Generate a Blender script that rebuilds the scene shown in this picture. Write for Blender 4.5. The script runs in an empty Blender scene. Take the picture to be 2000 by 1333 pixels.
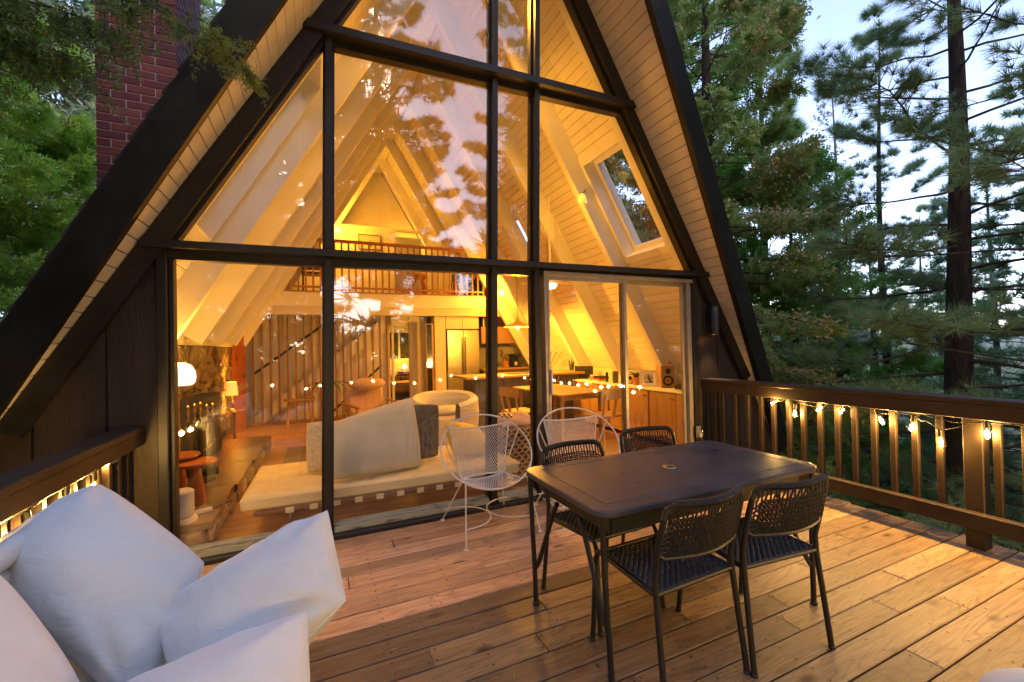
import bpy, math, random
import numpy as np
from mathutils import Vector, Matrix
random.seed(7); rng = np.random.default_rng(7)
S = bpy.context.scene
COL = S.collection
R_ = math.radians
PI = math.pi

# ------------------------------------------------------------------ camera
cam = bpy.data.cameras.new('camera'); camo = bpy.data.objects.new('camera', cam); COL.objects.link(camo)
cam.sensor_width = 36; cam.lens = 838.2765/2000*36; cam.clip_start = 0.02; cam.clip_end = 3000
_r = Vector((0.90959157, -0.41493425, -0.02174276)); _u = Vector((0.01537864, -0.01867313, 0.99970736)); _f = Vector((0.41521883, 0.90965976, 0.0106038))
m = Matrix((( _r.x, _u.x, -_f.x, -1.5098), (_r.y, _u.y, -_f.y, -3.5747), (_r.z, _u.z, -_f.z, 1.4165), (0, 0, 0, 1)))
camo.matrix_world = m
S.camera = camo

# ------------------------------------------------------------------ sky, dusk sun, exposure
SUN_EL, SUN_AZ = 30.0, 188.0
EXPOSURE = 2.22
w = bpy.data.worlds.new('World'); S.world = w; w.use_nodes = True
wn = w.node_tree.nodes; wl = w.node_tree.links
bg = wn['Background']; sky = wn.new('ShaderNodeTexSky'); sky.sky_type = 'NISHITA'; sky.sun_disc = False
sky.sun_elevation = R_(SUN_EL); sky.sun_rotation = R_(SUN_AZ); sky.altitude = 1500
sky.air_density = 1.0; sky.dust_density = 2.0; sky.ozone_density = 1.0
hsv = wn.new('ShaderNodeHueSaturation'); hsv.inputs['Saturation'].default_value = .86; tnt = wn.new('ShaderNodeMix'); tnt.data_type = 'RGBA'; tnt.blend_type = 'MULTIPLY'; tnt.inputs[0].default_value = 1; tnt.inputs[7].default_value = (.93, .86, .90, 1)
wl.new(sky.outputs[0], hsv.inputs['Color']); wl.new(hsv.outputs[0], tnt.inputs[6]); wl.new(tnt.outputs[2], bg.inputs[0]); bg.inputs[1].default_value = 0.15
sun = bpy.data.lights.new('sun', 'SUN'); suno = bpy.data.objects.new('sun', sun); COL.objects.link(suno)
sun.energy = 0.7; sun.angle = R_(30); sun.color = (1.0, 0.72, 0.5)
_sd = Vector((math.sin(R_(SUN_AZ))*math.cos(R_(SUN_EL)), math.cos(R_(SUN_AZ))*math.cos(R_(SUN_EL)), math.sin(R_(SUN_EL))))
suno.rotation_euler = _sd.to_track_quat('Z', 'Y').to_euler()
S.view_settings.view_transform = 'Standard'; S.view_settings.look = 'None'
S.view_settings.exposure = EXPOSURE; S.view_settings.gamma = 1; S.view_settings.use_curve_mapping = False
S.render.engine = 'CYCLES'
cy = S.cycles
cy.use_denoising = True; cy.max_bounces = 9; cy.diffuse_bounces = 4; cy.glossy_bounces = 3; cy.transmission_bounces = 6
cy.transparent_max_bounces = 12; cy.caustics_reflective = False; cy.caustics_refractive = False
cy.sample_clamp_indirect = 4.0; cy.blur_glossy = 0.5
try: cy.use_light_tree = True
except Exception: pass
WARM = (1.0, 0.415, 0.03)
LB = 3.2      # gain of the household lamps
SB = 2.9      # gain of the string-light bulbs

# ------------------------------------------------------------------ materials
def lin(h):
    c = [int(h[i:i+2], 16)/255 for i in (0, 2, 4)]
    return tuple((x/12.92 if x <= .04045 else ((x+.055)/1.055)**2.4) for x in c)
class NT:
    def __init__(s, name):
        s.m = bpy.data.materials.new(name); s.m.use_nodes = True
        s.n = s.m.node_tree.nodes; s.l = s.m.node_tree.links; s.b = s.n['Principled BSDF']; s.out = s.n['Material Output']
    def N(s, t, **k):
        n = s.n.new(t)
        for a, v in k.items():
            if a.startswith('i_'): n.inputs[a[2:].replace('_', ' ')].default_value = v
            elif a[0] == 'I' and a[1:].isdigit(): n.inputs[int(a[1:])].default_value = v
            else: setattr(n, a, v)
        return n
    def L(s, a, b): s.l.new(a, b)
    def coords(s, stretch=(1, 1, 1), rnd=True, kind='Object'):
        tc = s.N('ShaderNodeTexCoord'); mp = s.N('ShaderNodeMapping'); mp.inputs['Scale'].default_value = stretch
        s.L(tc.outputs[kind], mp.inputs['Vector'])
        if rnd:
            oi = s.N('ShaderNodeObjectInfo'); ml = s.N('ShaderNodeMath', operation='MULTIPLY', I1=57.0); s.L(oi.outputs['Random'], ml.inputs[0])
            cb = s.N('ShaderNodeCombineXYZ'); [s.L(ml.outputs[0], cb.inputs[i]) for i in range(3)]
            s.L(cb.outputs[0], mp.inputs['Location'])
        return mp.outputs[0]
    def noise(s, vec, scale, detail=4, rough=.55, dist=0):
        n = s.N('ShaderNodeTexNoise'); n.inputs['Scale'].default_value = scale; n.inputs['Detail'].default_value = detail
        n.inputs['Roughness'].default_value = rough; n.inputs['Distortion'].default_value = dist
        s.L(vec, n.inputs['Vector']); return n.outputs['Fac']
    def ramp(s, fac, stops):
        r = s.N('ShaderNodeValToRGB'); e = r.color_ramp.elements
        while len(e) < len(stops): e.new(.5)
        for el, (p, c) in zip(e, stops): el.position = p; el.color = (*c, 1)
        s.L(fac, r.inputs[0]); return r.outputs[0]
    def mix(s, fac, a, b, mode='MIX'):
        x = s.N('ShaderNodeMix', data_type='RGBA', blend_type=mode)
        for sock, v in ((x.inputs[0], fac), (x.inputs[6], a), (x.inputs[7], b)):
            if hasattr(v, 'links') or hasattr(v, 'is_linked'): s.L(v, sock)
            else: sock.default_value = v if isinstance(v, (int, float)) else (*v, 1)
        return x.outputs[2]
    def rnd(s, lo, hi):
        oi = s.N('ShaderNodeObjectInfo'); mr = s.N('ShaderNodeMapRange'); mr.inputs[3].default_value = lo; mr.inputs[4].default_value = hi
        s.L(oi.outputs['Random'], mr.inputs[0]); return mr.outputs[0]
    def bump(s, h, strength, dist=.01):
        b = s.N('ShaderNodeBump'); b.inputs['Strength'].default_value = strength; b.inputs['Distance'].default_value = dist
        s.L(h, b.inputs['Height']); s.L(b.outputs[0], s.b.inputs['Normal'])
    def contour(s, vec, scale, lines, dist=.6):
        # growth-ring lines: level curves of a stretched noise
        n = s.noise(vec, scale, 2, .45, dist); a = s.N('ShaderNodeMath', operation='MULTIPLY', I1=lines); s.L(n, a.inputs[0])
        p = s.N('ShaderNodeMath', operation='PINGPONG', I1=.5); s.L(a.outputs[0], p.inputs[0]); q = s.N('ShaderNodeMath', operation='MULTIPLY', I1=2.0); s.L(p.outputs[0], q.inputs[0]); return q.outputs[0]
    def vary(s, col, amt):
        if not amt: return col
        hs = s.N('ShaderNodeHueSaturation'); s.L(col, hs.inputs['Color']); s.L(s.rnd(1-amt, 1+amt), hs.inputs['Value']); return hs.outputs[0]

def pm(name, c1, c2=None, scale=6, stretch=(1, 1, 1), rough=.6, metal=0, bump=.15, bscale=60, bd=.002, vary=0, rr=.12, spec=.5, lo=.35, hi=.65, **kw):
    t = NT(name); c2 = c2 or tuple(x*.82 for x in c1)
    v = t.coords(stretch); f = t.noise(v, scale)
    t.L(t.vary(t.ramp(f, [(lo, c1), (hi, c2)]), vary), t.b.inputs['Base Color'])
    mr = t.N('ShaderNodeMapRange'); mr.inputs[3].default_value = rough-rr; mr.inputs[4].default_value = min(1, rough+rr); t.L(f, mr.inputs[0]); t.L(mr.outputs[0], t.b.inputs['Roughness'])
    t.b.inputs['Metallic'].default_value = metal; t.b.inputs['Specular IOR Level'].default_value = spec
    if bump: t.bump(t.noise(v, bscale, 3), bump, bd)
    for k, x in kw.items(): t.b.inputs[k].default_value = x
    return t.m
def wood(name, c1, c2, axis=0, scale=3.0, ratio=14, rough=.55, bump=.2, vary=.15, knots=0.0, kc=(.03, .012, .006), fine=.35, bd=.002, coat=0):
    t = NT(name); st = [ratio]*3; st[axis] = 1.0
    v = t.coords(tuple(st)); big = t.noise(v, scale*.35, 5, .6, .4); fn = t.noise(v, scale*3.2, 4, .7)
    col = t.ramp(big, [(.28, c1), (.72, c2)])
    fcol = t.ramp(fn, [(.3, (1-fine,)*3), (.7, (1, 1, 1))])
    col = t.mix(1.0, col, fcol, 'MULTIPLY')
    h = fn
    if knots:
        st2 = [5.0]*3; st2[axis] = 1.5
        vo = t.N('ShaderNodeTexVoronoi', i_Scale=1.25); t.L(t.coords(tuple(st2)), vo.inputs['Vector'])
        kf = t.ramp(vo.outputs['Distance'], [(.05, (1, 1, 1)), (.13*knots+.02, (.35, .35, .35)), (.2, (0, 0, 0))])
        col = t.mix(kf, col, kc)
    t.L(t.vary(col, vary), t.b.inputs['Base Color'])
    t.b.inputs['Roughness'].default_value = rough
    if coat: t.b.inputs['Coat Weight'].default_value = coat
    t.bump(h, bump, bd)
    return t.m
def emit(name, col, st, samp='NONE'):
    t = NT(name); t.b.inputs['Base Color'].default_value = (*col, 1)
    t.b.inputs['Emission Color'].default_value = (*col, 1); t.b.inputs['Emission Strength'].default_value = st*2**-EXPOSURE
    t.m.cycles.emission_sampling = samp; return t.m
def thin_glass(name, ior=1.5, tint=(1, 1, 1), rough=0.0, fac=None):
    t = NT(name); tr = t.N('ShaderNodeBsdfTransparent'); tr.inputs[0].default_value = (*tint, 1)
    gl = t.N('ShaderNodeBsdfGlossy'); gl.inputs['Roughness'].default_value = rough
    lw = t.N('ShaderNodeLayerWeight'); lw.inputs['Blend'].default_value = .5; pw = t.N('ShaderNodeMath', operation='POWER', I1=4.6); t.L(lw.outputs['Facing'], pw.inputs[0])
    f0 = ((ior-1)/(ior+1))**2; fr = t.N('ShaderNodeMath', operation='MULTIPLY_ADD', I1=1-f0, I2=f0); t.L(pw.outputs[0], fr.inputs[0])
    mx = t.N('ShaderNodeMixShader'); t.L(fr.outputs[0], mx.inputs[0]); t.L(tr.outputs[0], mx.inputs[1]); t.L(gl.outputs[0], mx.inputs[2])
    t.L(mx.outputs[0], t.out.inputs['Surface']); return t.m
def leafmat(name, c1, c2, scale=1.2, trans=.35, c3=None):
    t = NT(name); v = t.coords((1, 1, 1), kind='Object'); f = t.noise(v, scale, 6, .7)
    stops = [(.3, c1), (.62, c2)] + ([(.75, c3)] if c3 else [])
    col = t.ramp(f, stops)
    d = t.N('ShaderNodeBsdfDiffuse'); tl = t.N('ShaderNodeBsdfTranslucent'); g = t.N('ShaderNodeBsdfGlossy'); g.inputs['Roughness'].default_value = .45
    t.L(col, d.inputs[0]); t.L(col, tl.inputs[0])
    m1 = t.N('ShaderNodeMixShader'); m1.inputs[0].default_value = trans; t.L(d.outputs[0], m1.inputs[1]); t.L(tl.outputs[0], m1.inputs[2])
    m2 = t.N('ShaderNodeMixShader'); m2.inputs[0].default_value = .035; t.L(m1.outputs[0], m2.inputs[1]); t.L(g.outputs[0], m2.inputs[2])
    t.L(m2.outputs[0], t.out.inputs['Surface']); return t.m

M = {}
M['brownpaint'] = pm('brown_paint', (.024, .014, .009), (.034, .021, .014), scale=3, rough=.6, bump=.3, bscale=40, spec=.25)
M['railpaint'] = pm('rail_paint', (.026, .0165, .0105), (.038, .025, .0165), scale=4, stretch=(1, 1, 1), rough=.5, bump=.25, bscale=50, vary=.08, spec=.3)
M['blackpaint'] = pm('black_fascia_paint', (.0055, .0055, .006), (.010, .010, .011), scale=3, rough=.34, bump=.25, bscale=25, spec=.5)
M['framepaint'] = pm('frame_paint', (.012, .010, .010), (.019, .016, .015), scale=4, rough=.42, bump=.2, bscale=30, spec=.35)
def siding_mat():
    t = NT('textured_siding'); st = (4.2, 4.2, .8); v = t.coords(st, rnd=True)
    big = t.noise(v, .9, 3, .5, 1.2)
    ct = t.contour(t.coords((2.6, 2.6, .42)), 1.5, 26, .8)
    fn = t.noise(t.coords((60, 60, 1.6)), 3, 4, .6)
    h = t.mix(.4, ct, fn)
    t.L(t.ramp(big, [(.3, (.030, .020, .015)), (.7, (.042, .029, .021))]), t.b.inputs['Base Color'])
    t.b.inputs['Roughness'].default_value = .5; t.b.inputs['Specular IOR Level'].default_value = .3; t.bump(h, .35, .003); return t.m
M['siding'] = siding_mat()
def whiteboards(name, a, b, rough=.55):
    t = NT(name); v = t.coords((1, 1, 1)); f = t.noise(v, 2.5, 4)
    col = t.ramp(f, [(.35, a), (.7, b)])
    vo = t.N('ShaderNodeTexVoronoi', i_Scale=1.1); t.L(t.coords((3, 1, 5)), vo.inputs['Vector'])
    kf = t.ramp(vo.outputs['Distance'], [(.03, (.55, .55, .55)), (.09, (0, 0, 0))])
    col = t.mix(kf, col, tuple(x*.45 for x in b))
    t.L(t.vary(col, .035), t.b.inputs['Base Color']); t.b.inputs['Roughness'].default_value = rough
    t.bump(t.noise(v, 45, 3), .15, .002); return t.m
M['soffit'] = whiteboards('soffit_board_paint', (.66, .61, .56), (.57, .51, .45))
M['ceil'] = whiteboards('ceiling_board_paint', (.80, .76, .68), (.74, .70, .62))
M['white'] = pm('white_paint', (.80, .78, .74), (.74, .72, .68), scale=2, rough=.5, bump=.08)
M['offwhite'] = pm('cream_wall_paint', (.66, .60, .50), (.60, .55, .45), scale=2, rough=.6, bump=.08)
M['groove'] = pm('dark_groove', (.10, .06, .035), rough=.9, bump=0)
M['peel'] = pm('peeling_sill_paint', (.27, .28, .235), (.10, .075, .05), scale=7, stretch=(1, 4, 4), rough=.75, bump=.7, bscale=30, lo=.52, hi=.66)
M['alum'] = pm('aluminium_frame', (.30, .26, .22), (.24, .21, .18), scale=8, rough=.4, metal=.4, bump=.05)
M['glass'] = thin_glass('window_glass', 1.74)
M['bulbglass'] = thin_glass('bulb_glass', 1.4, (1, .93, .8))
M['clearplastic'] = thin_glass('clear_plastic', 1.9, (.85, .88, .9), .08)
M['vaseglass'] = thin_glass('vase_glass', 1.6, (.9, .95, .9), .02)
def deckmat(name, stops, knots=1.0, rough=.5, wear=.35):
    t = NT(name); v = t.coords((1.0, 13, 13)); big = t.noise(v, 1.3, 5, .62, .6); fn = t.noise(t.coords((1.5, 45, 45)), 2.2, 4, .7)
    col = t.ramp(big, stops)
    rg = t.contour(t.coords((.55, 5.5, 5.5)), 1.5, 17, .5)
    col = t.mix(.55, col, t.ramp(rg, [(.0, (.40, .30, .24)), (.35, (.90, .88, .86)), (1, (1, 1, 1))]), 'MULTIPLY')
    col = t.mix(1.0, col, t.ramp(fn, [(.28, (.48, .45, .42)), (.62, (1, 1, 1))]), 'MULTIPLY')
    # dark knots
    vo = t.N('ShaderNodeTexVoronoi', i_Scale=1.7); t.L(t.coords((1.7, 4.0, 4.0)), vo.inputs['Vector'])
    kf = t.ramp(vo.outputs['Distance'], [(.05, (.95, .95, .95)), (.115*knots, (.55, .55, .55)), (.20, (0, 0, 0))])
    col = t.mix(kf, col, (.060, .026, .012))
    # small nail / stain specks
    vs = t.N('ShaderNodeTexVoronoi', i_Scale=9.0); t.L(t.coords((1, 1.4, 1)), vs.inputs['Vector'])
    sf = t.ramp(vs.outputs['Distance'], [(.03, (.8, .8, .8)), (.075, (0, 0, 0))])
    col = t.mix(sf, col, (.035, .018, .010))
    # grey weathering in patches, over the whole deck
    g = t.noise(t.coords((1, 1, 1), rnd=False), 2.2, 5, .65)
    gf = t.ramp(g, [(.45, (0, 0, 0)), (.75, (wear,)*3)])
    col = t.mix(gf, col, (.17, .135, .11))
    t.L(t.vary(col, .30), t.b.inputs['Base Color'])
    mr = t.N('ShaderNodeMapRange'); mr.inputs[3].default_value = rough-.15; mr.inputs[4].default_value = rough+.12; t.L(fn, mr.inputs[0]); t.L(mr.outputs[0], t.b.inputs['Roughness'])
    t.bump(fn, .5, .003); return t.m
M['deck1'] = deckmat('cedar_deck', [(.25, (.52, .29, .17)), (.55, (.62, .38, .22)), (.8, (.40, .20, .105))], wear=.3)
M['deck2'] = deckmat('weathered_deck', [(.25, (.30, .19, .11)), (.55, (.17, .115, .07)), (.8, (.36, .24, .14))], wear=.6)
M['deck3'] = deckmat('pale_deck', [(.25, (.48, .33, .18)), (.55, (.33, .22, .12)), (.8, (.53, .36, .20))], wear=.5)
M['floor'] = wood('oak_floor', (.60, .31, .095), (.48, .235, .07), axis=0, scale=2.5, rough=.32, vary=.14, bump=.08, coat=.2)
M['oak'] = wood('pale_oak', (.50, .30, .13), (.42, .24, .10), axis=0, scale=2.5, rough=.4, bump=.06, vary=.05)
M['oakz'] = wood('oak_cabinet', (.50, .29, .11), (.43, .24, .09), axis=2, scale=2.0, rough=.42, bump=.05, vary=.05)
M['slat'] = wood('slat_wood', (.32, .145, .05), (.25, .11, .035), axis=2, scale=3, rough=.45, vary=.12)
M['rail_in'] = wood('orange_pine', (.52, .21, .05), (.44, .17, .04), axis=2, scale=3, rough=.4, vary=.08)
M['door_in'] = wood('orange_door_wood', (.50, .15, .03), (.42, .12, .025), axis=2, scale=1.5, rough=.35, knots=.8)
M['walnut'] = wood('walnut', (.16, .065, .03), (.11, .045, .02), axis=0, scale=3, rough=.4)
def brickmat():
    t = NT('red_brick'); v = t.coords((1, 1, 1)); f = t.noise(v, 12, 4)
    col = t.ramp(f, [(.3, (.135, .022, .026)), (.7, (.195, .038, .040))])
    hs = t.N('ShaderNodeHueSaturation'); t.L(col, hs.inputs['Color']); t.L(t.rnd(.62, 1.18), hs.inputs['Value']); t.L(t.rnd(.49, .52), hs.inputs['Hue'])
    t.L(hs.outputs[0], t.b.inputs['Base Color']); t.b.inputs['Roughness'].default_value = .8
    t.bump(t.noise(t.coords((90, 90, 5)), 1.6, 2), .8, .003); return t.m
M['brick'] = brickmat()
M['mortar'] = pm('mortar', (.46, .36, .35), (.38, .29, .28), scale=30, rough=.9, bump=.5)
M['stone'] = pm('field_stone', (.30, .215, .14), (.13, .095, .065), scale=5, rough=.75, bump=.9, bscale=22, bd=.012, vary=.38, lo=.3, hi=.7)
M['stonejoint'] = pm('stone_joint', (.07, .045, .03), rough=.9, bump=.5)
M['slate'] = pm('hearth_slate', (.12, .085, .06), (.18, .125, .085), scale=3, rough=.35, bump=.3, bscale=14, bd=.006, vary=.15)
M['iron'] = pm('black_iron', (.022, .019, .017), (.04, .033, .028), scale=6, rough=.5, metal=.3, bump=.3)
M['blackmetal'] = pm('black_powder_coat', (.009, .009, .011), (.014, .014, .017), scale=10, rough=.42, bump=.15, bscale=200)
M['tabletop'] = pm('table_powder_coat', (.036, .036, .045), (.060, .058, .066), scale=5, rough=.36, bump=.12, bscale=120, rr=.14)
M['rope'] = pm('black_rope', (.008, .009, .015), (.016, .017, .025), scale=60, rough=.6, bump=.8, bscale=300)
M['ropedark'] = pm('brown_black_wicker', (.018, .0135, .010), (.030, .023, .017), scale=40, rough=.5, bump=.8, bscale=250)
M['whitemetal'] = pm('white_enamel', (.62, .58, .56), (.50, .45, .42), scale=14, rough=.4, bump=.1)
M['brass'] = pm('brass', (.62, .42, .16), (.5, .33, .12), scale=10, rough=.28, metal=1, bump=.05)
M['chrome'] = pm('polished_steel', (.6, .58, .55), (.5, .48, .46), scale=10, rough=.2, metal=1, bump=.02)
M['steel'] = pm('brushed_steel', (.46, .43, .38), (.38, .35, .31), scale=3, stretch=(40, 40, 1), rough=.33, metal=.9, bump=.05)
def cushion_mat():
    t = NT('outdoor_canvas'); v = t.coords((1, 1, 1)); f = t.noise(v, 2.2, 6, .6)
    col = t.ramp(f, [(.3, (.60, .615, .61)), (.6, (.68, .695, .69)), (.85, (.57, .58, .575))])
    st = t.noise(v, 5, 4, .7); sf = t.ramp(st, [(.66, (0, 0, 0)), (.80, (.30, .30, .30))])
    col = t.mix(sf, col, (.34, .29, .28))
    t.L(col, t.b.inputs['Base Color']); t.b.inputs['Roughness'].default_value = .85; t.b.inputs['Sheen Weight'].default_value = .15
    fn = t.noise(v, 260, 2); wr = t.noise(t.coords((1, 1.0, 2.4)), 6, 3, .5, .8)
    h = t.mix(.06, wr, fn); t.bump(h, .6, .012); return t.m
M['canvas'] = cushion_mat()
M['linen'] = pm('cream_linen', (.60, .57, .45), (.54, .50, .38), scale=4, rough=.9, bump=.5, bscale=160)
M['knit'] = pm('cream_knit', (.66, .58, .42), (.50, .42, .28), scale=50, rough=.95, bump=1, bscale=90, bd=.006)
M['greyfab'] = pm('grey_fabric', (.14, .12, .10), (.09, .08, .07), scale=7, rough=.85, bump=.4)
M['leather'] = pm('cream_leather', (.66, .57, .34), (.60, .51, .29), scale=5, rough=.45, bump=.2, bscale=60)
M['yellow'] = pm('yellow_fabric', (.70, .52, .10), (.62, .44, .08), scale=5, rough=.8, bump=.3)
M['pink'] = pm('pale_pink_fabric', (.56, .36, .26), (.48, .30, .2), scale=6, rough=.85, bump=.4)
M['wicker'] = pm('woven_cane', (.42, .24, .10), (.30, .16, .06), scale=18, rough=.6, bump=.6, vary=.1)
M['rug'] = pm('grey_rug', (.22, .16, .11), (.30, .23, .16), scale=60, rough=.95, bump=1, bscale=120, bd=.01)
M['darkgrey'] = pm('dark_grey_paint', (.070, .064, .060), (.09, .08, .075), scale=4, rough=.5, bump=.1)
M['terracotta'] = pm('terracotta', (.44, .19, .08), (.38, .16, .07), scale=6, rough=.7, bump=.3)
M['plantg'] = pm('houseplant_green', (.045, .075, .025), (.07, .10, .03), scale=9, rough=.45, bump=.1)
M['dryg'] = pm('dried_grass', (.55, .38, .16), (.46, .30, .12), scale=9, rough=.9, bump=0)
M['greenpot'] = pm('green_enamel', (.03, .11, .06), (.025, .09, .05), rough=.3, bump=0)
M['red'] = pm('red_paper', (.50, .03, .02), rough=.6, bump=0)
M['paper'] = pm('book_paper', (.66, .58, .42), (.58, .5, .36), scale=12, stretch=(1, 1, 20), rough=.8, bump=.2)
M['photo'] = pm('photo_print', (.05, .045, .04), (.46, .42, .36), scale=22, rough=.4, bump=0, lo=.45, hi=.55)
M['mirror'] = pm('mirror_glass', (.75, .75, .75), rough=.06, metal=1, bump=0, rr=.02)
M['darkwin'] = pm('night_window', (.035, .04, .05), (.10, .11, .11), scale=9, rough=.12, bump=0)
M['bark'] = pm('pine_bark', (.045, .034, .029), (.016, .0125, .011), scale=5, stretch=(3, 3, .6), rough=.9, bump=1, bscale=9, bd=.05)
M['twig'] = pm('twig_bark', (.060, .045, .036), (.035, .026, .022), scale=9, rough=.9, bump=.3)
M['greybark'] = pm('grey_bark', (.16, .135, .115), (.09, .075, .065), scale=5, stretch=(3, 3, .6), rough=.9, bump=.8, bscale=12, bd=.03)
M['needle'] = leafmat('pine_needles', (.14, .25, .13), (.24, .38, .18), 1.0, .5, c3=(.34, .36, .16))
M['needle2'] = leafmat('light_pine_needles', (.18, .29, .09), (.30, .44, .14), 1.0, .5)
M['needle3'] = leafmat('far_pine_needles', (.18, .26, .18), (.27, .35, .23), .8, .5)  # paler and greyer than near pines: distance haze put into the colour
M['deadneedle'] = leafmat('grey_tan_needles', (.20, .17, .11), (.13, .13, .085), 1.2)
M['cedar'] = leafmat('cedar_sprays', (.21, .33, .10), (.36, .49, .16), 1.6, .5)
M['cedarb'] = leafmat('bright_cedar_sprays', (.20, .38, .04), (.36, .56, .08), 1.3, .5)
M['cone'] = leafmat('cedar_cones', (.80, .62, .36), (.62, .46, .25), 3, .2)
M['olive'] = leafmat('hanging_olive_sprays', (.085, .135, .028), (.18, .25, .05), 2.5, .5, c3=(.26, .17, .05))
M['darkleaf'] = leafmat('dark_green_leaves', (.10, .25, .045), (.20, .42, .08), 1.2, .45)
M['brushleaf'] = leafmat('brush_leaves', (.13, .24, .06), (.23, .37, .10), .8, .5, c3=(.20, .16, .08))
M['ground'] = pm('forest_floor', (.10, .075, .05), (.05, .055, .03), scale=1.4, rough=1, bump=1, bscale=6, bd=.1)
M['hill'] = pm('far_hill', (.10, .14, .12), (.14, .18, .17), scale=.02, rough=1, bump=0)
M['shingle'] = pm('roof_shingle', (.030, .026, .024), (.055, .048, .042), scale=9, rough=.9, bump=.8)
M['rubber'] = pm('door_mat', (.52, .49, .44), (.40, .37, .33), scale=10, rough=.9, bump=.5)
M['ventblack'] = pm('black_plastic', (.012, .012, .013), rough=.45, bump=.05)
M['whiteplastic'] = pm('white_plastic', (.62, .58, .52), (.56, .52, .46), rough=.4, bump=.02)
M['filament'] = emit('hot_filament', (1.0, .58, .20), 26)
M['globe'] = emit('lit_globe', (1.0, .93, .80), 1.3)
M['shade'] = emit('lit_lamp_shade', (1.0, .62, .12), .95)
M['lens'] = emit('lit_lamp_lens', (1.0, .75, .4), 6)

# ------------------------------------------------------------------ mesh helpers
class MB:
    def __init__(s): s.v = []; s.f = []
    def add(s, v, f):
        o = len(s.v); s.v += [tuple(p) for p in v]; s.f += [tuple(i+o for i in q) for q in f]; return s
    def box(s, a, b, mtx=None):
        x0, y0, z0 = a; x1, y1, z1 = b
        v = [(x0, y0, z0), (x1, y0, z0), (x1, y1, z0), (x0, y1, z0), (x0, y0, z1), (x1, y0, z1), (x1, y1, z1), (x0, y1, z1)]
        if mtx: v = [mtx @ Vector(p) for p in v]
        return s.add(v, [(0, 3, 2, 1), (4, 5, 6, 7), (0, 1, 5, 4), (1, 2, 6, 5), (2, 3, 7, 6), (3, 0, 4, 7)])
    def cbox(s, a, b, c=.004, mtx=None):
        # box with every edge chamfered
        ax = [(a[i], b[i]) for i in range(3)]; v = []; idx = {}
        for sx in (0, 1):
            for sy in (0, 1):
                for sz in (0, 1):
                    for k in range(3):
                        p = [ax[0][sx], ax[1][sy], ax[2][sz]]; sg = [1 if q == 0 else -1 for q in (sx, sy, sz)]
                        for j in range(3):
                            if j != k: p[j] += sg[j]*c
                        idx[(sx, sy, sz, k)] = len(v); v.append(tuple(p))
        f = []
        for k in range(3):
            i, j = [(1, 2), (2, 0), (0, 1)][k]
            for sd in (0, 1):
                q = []
                for (p, r) in ((0, 0), (1, 0), (1, 1), (0, 1)):
                    t = [0, 0, 0]; t[k] = sd; t[i] = p; t[j] = r; q.append(idx[(*t, k)])
                f.append(tuple(q if sd else q[::-1]))
        for e in range(3):   # edges along axis e
            i, j = [(1, 2), (2, 0), (0, 1)][e]
            for p in (0, 1):
                for r in (0, 1):
                    t0 = [0, 0, 0]; t0[i] = p; t0[j] = r; t1 = list(t0); t1[e] = 1
                    q = [idx[(*t0, i)], idx[(*t1, i)], idx[(*t1, j)], idx[(*t0, j)]]
                    f.append(tuple(q))
        for sx in (0, 1):
            for sy in (0, 1):
                for sz in (0, 1): f.append((idx[(sx, sy, sz, 0)], idx[(sx, sy, sz, 1)], idx[(sx, sy, sz, 2)]))
        if mtx: v = [mtx @ Vector(p) for p in v]
        return s.add(v, f)
    def tube(s, pts, r, n=8, caps=True, closed=False):
        P = [Vector(p) for p in pts]; m = len(P); rs = r if isinstance(r, (list, tuple)) else [r]*m
        v = []; prev = None
        for i in range(m):
            if closed: t = P[(i+1) % m]-P[i-1]
            else: t = P[min(i+1, m-1)]-P[max(i-1, 0)]
            t = t.normalized() if t.length > 1e-9 else Vector((0, 0, 1))
            if prev is None:
                a = t.cross(Vector((0, 0, 1)));
                if a.length < .01: a = t.cross(Vector((1, 0, 0)))
            else: a = prev-t*prev.dot(t)
            a.normalize(); prev = a; b = t.cross(a)
            for k in range(n):
                q = 2*PI*k/n; v.append(P[i]+(a*math.cos(q)+b*math.sin(q))*rs[i])
        f = []
        for i in range(m if closed else m-1):
            i2 = (i+1) % m
            for k in range(n): f.append((i*n+k, i*n+(k+1) % n, i2*n+(k+1) % n, i2*n+k))
        if caps and not closed: f.append(tuple(range(n))[::-1]); f.append(tuple((m-1)*n+k for k in range(n)))
        return s.add(v, f)
    def lathe(s, prof, at=(0, 0, 0), n=20, caps=True):
        v = []; f = []
        for r, z in prof:
            for k in range(n): q = 2*PI*k/n; v.append((at[0]+r*math.cos(q), at[1]+r*math.sin(q), at[2]+z))
        for i in range(len(prof)-1):
            for k in range(n): f.append((i*n+k, i*n+(k+1) % n, (i+1)*n+(k+1) % n, (i+1)*n+k))
        if caps: f.append(tuple(range(n))[::-1]); f.append(tuple((len(prof)-1)*n+k for k in range(n)))
        return s.add(v, f)
    def prism(s, poly, y0, y1):      # poly in (x, z), extruded along y (y0/y1 numbers or functions of (x,z))
        n = len(poly); fy = lambda y, p: y(p[0], p[1]) if callable(y) else y
        v = [(p[0], fy(y0, p), p[1]) for p in poly]+[(p[0], fy(y1, p), p[1]) for p in poly]
        f = [tuple(range(n)), tuple(range(2*n-1, n-1, -1))]+[(i, (i+n), (i+1) % n+n, (i+1) % n) for i in range(n)]
        return s.add(v, f)
    def grid(s, fn, nu, nv):
        v = [fn(i/nu, j/nv) for j in range(nv+1) for i in range(nu+1)]
        f = [(j*(nu+1)+i, j*(nu+1)+i+1, (j+1)*(nu+1)+i+1, (j+1)*(nu+1)+i) for j in range(nv) for i in range(nu)]
        return s.add(v, f)
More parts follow.
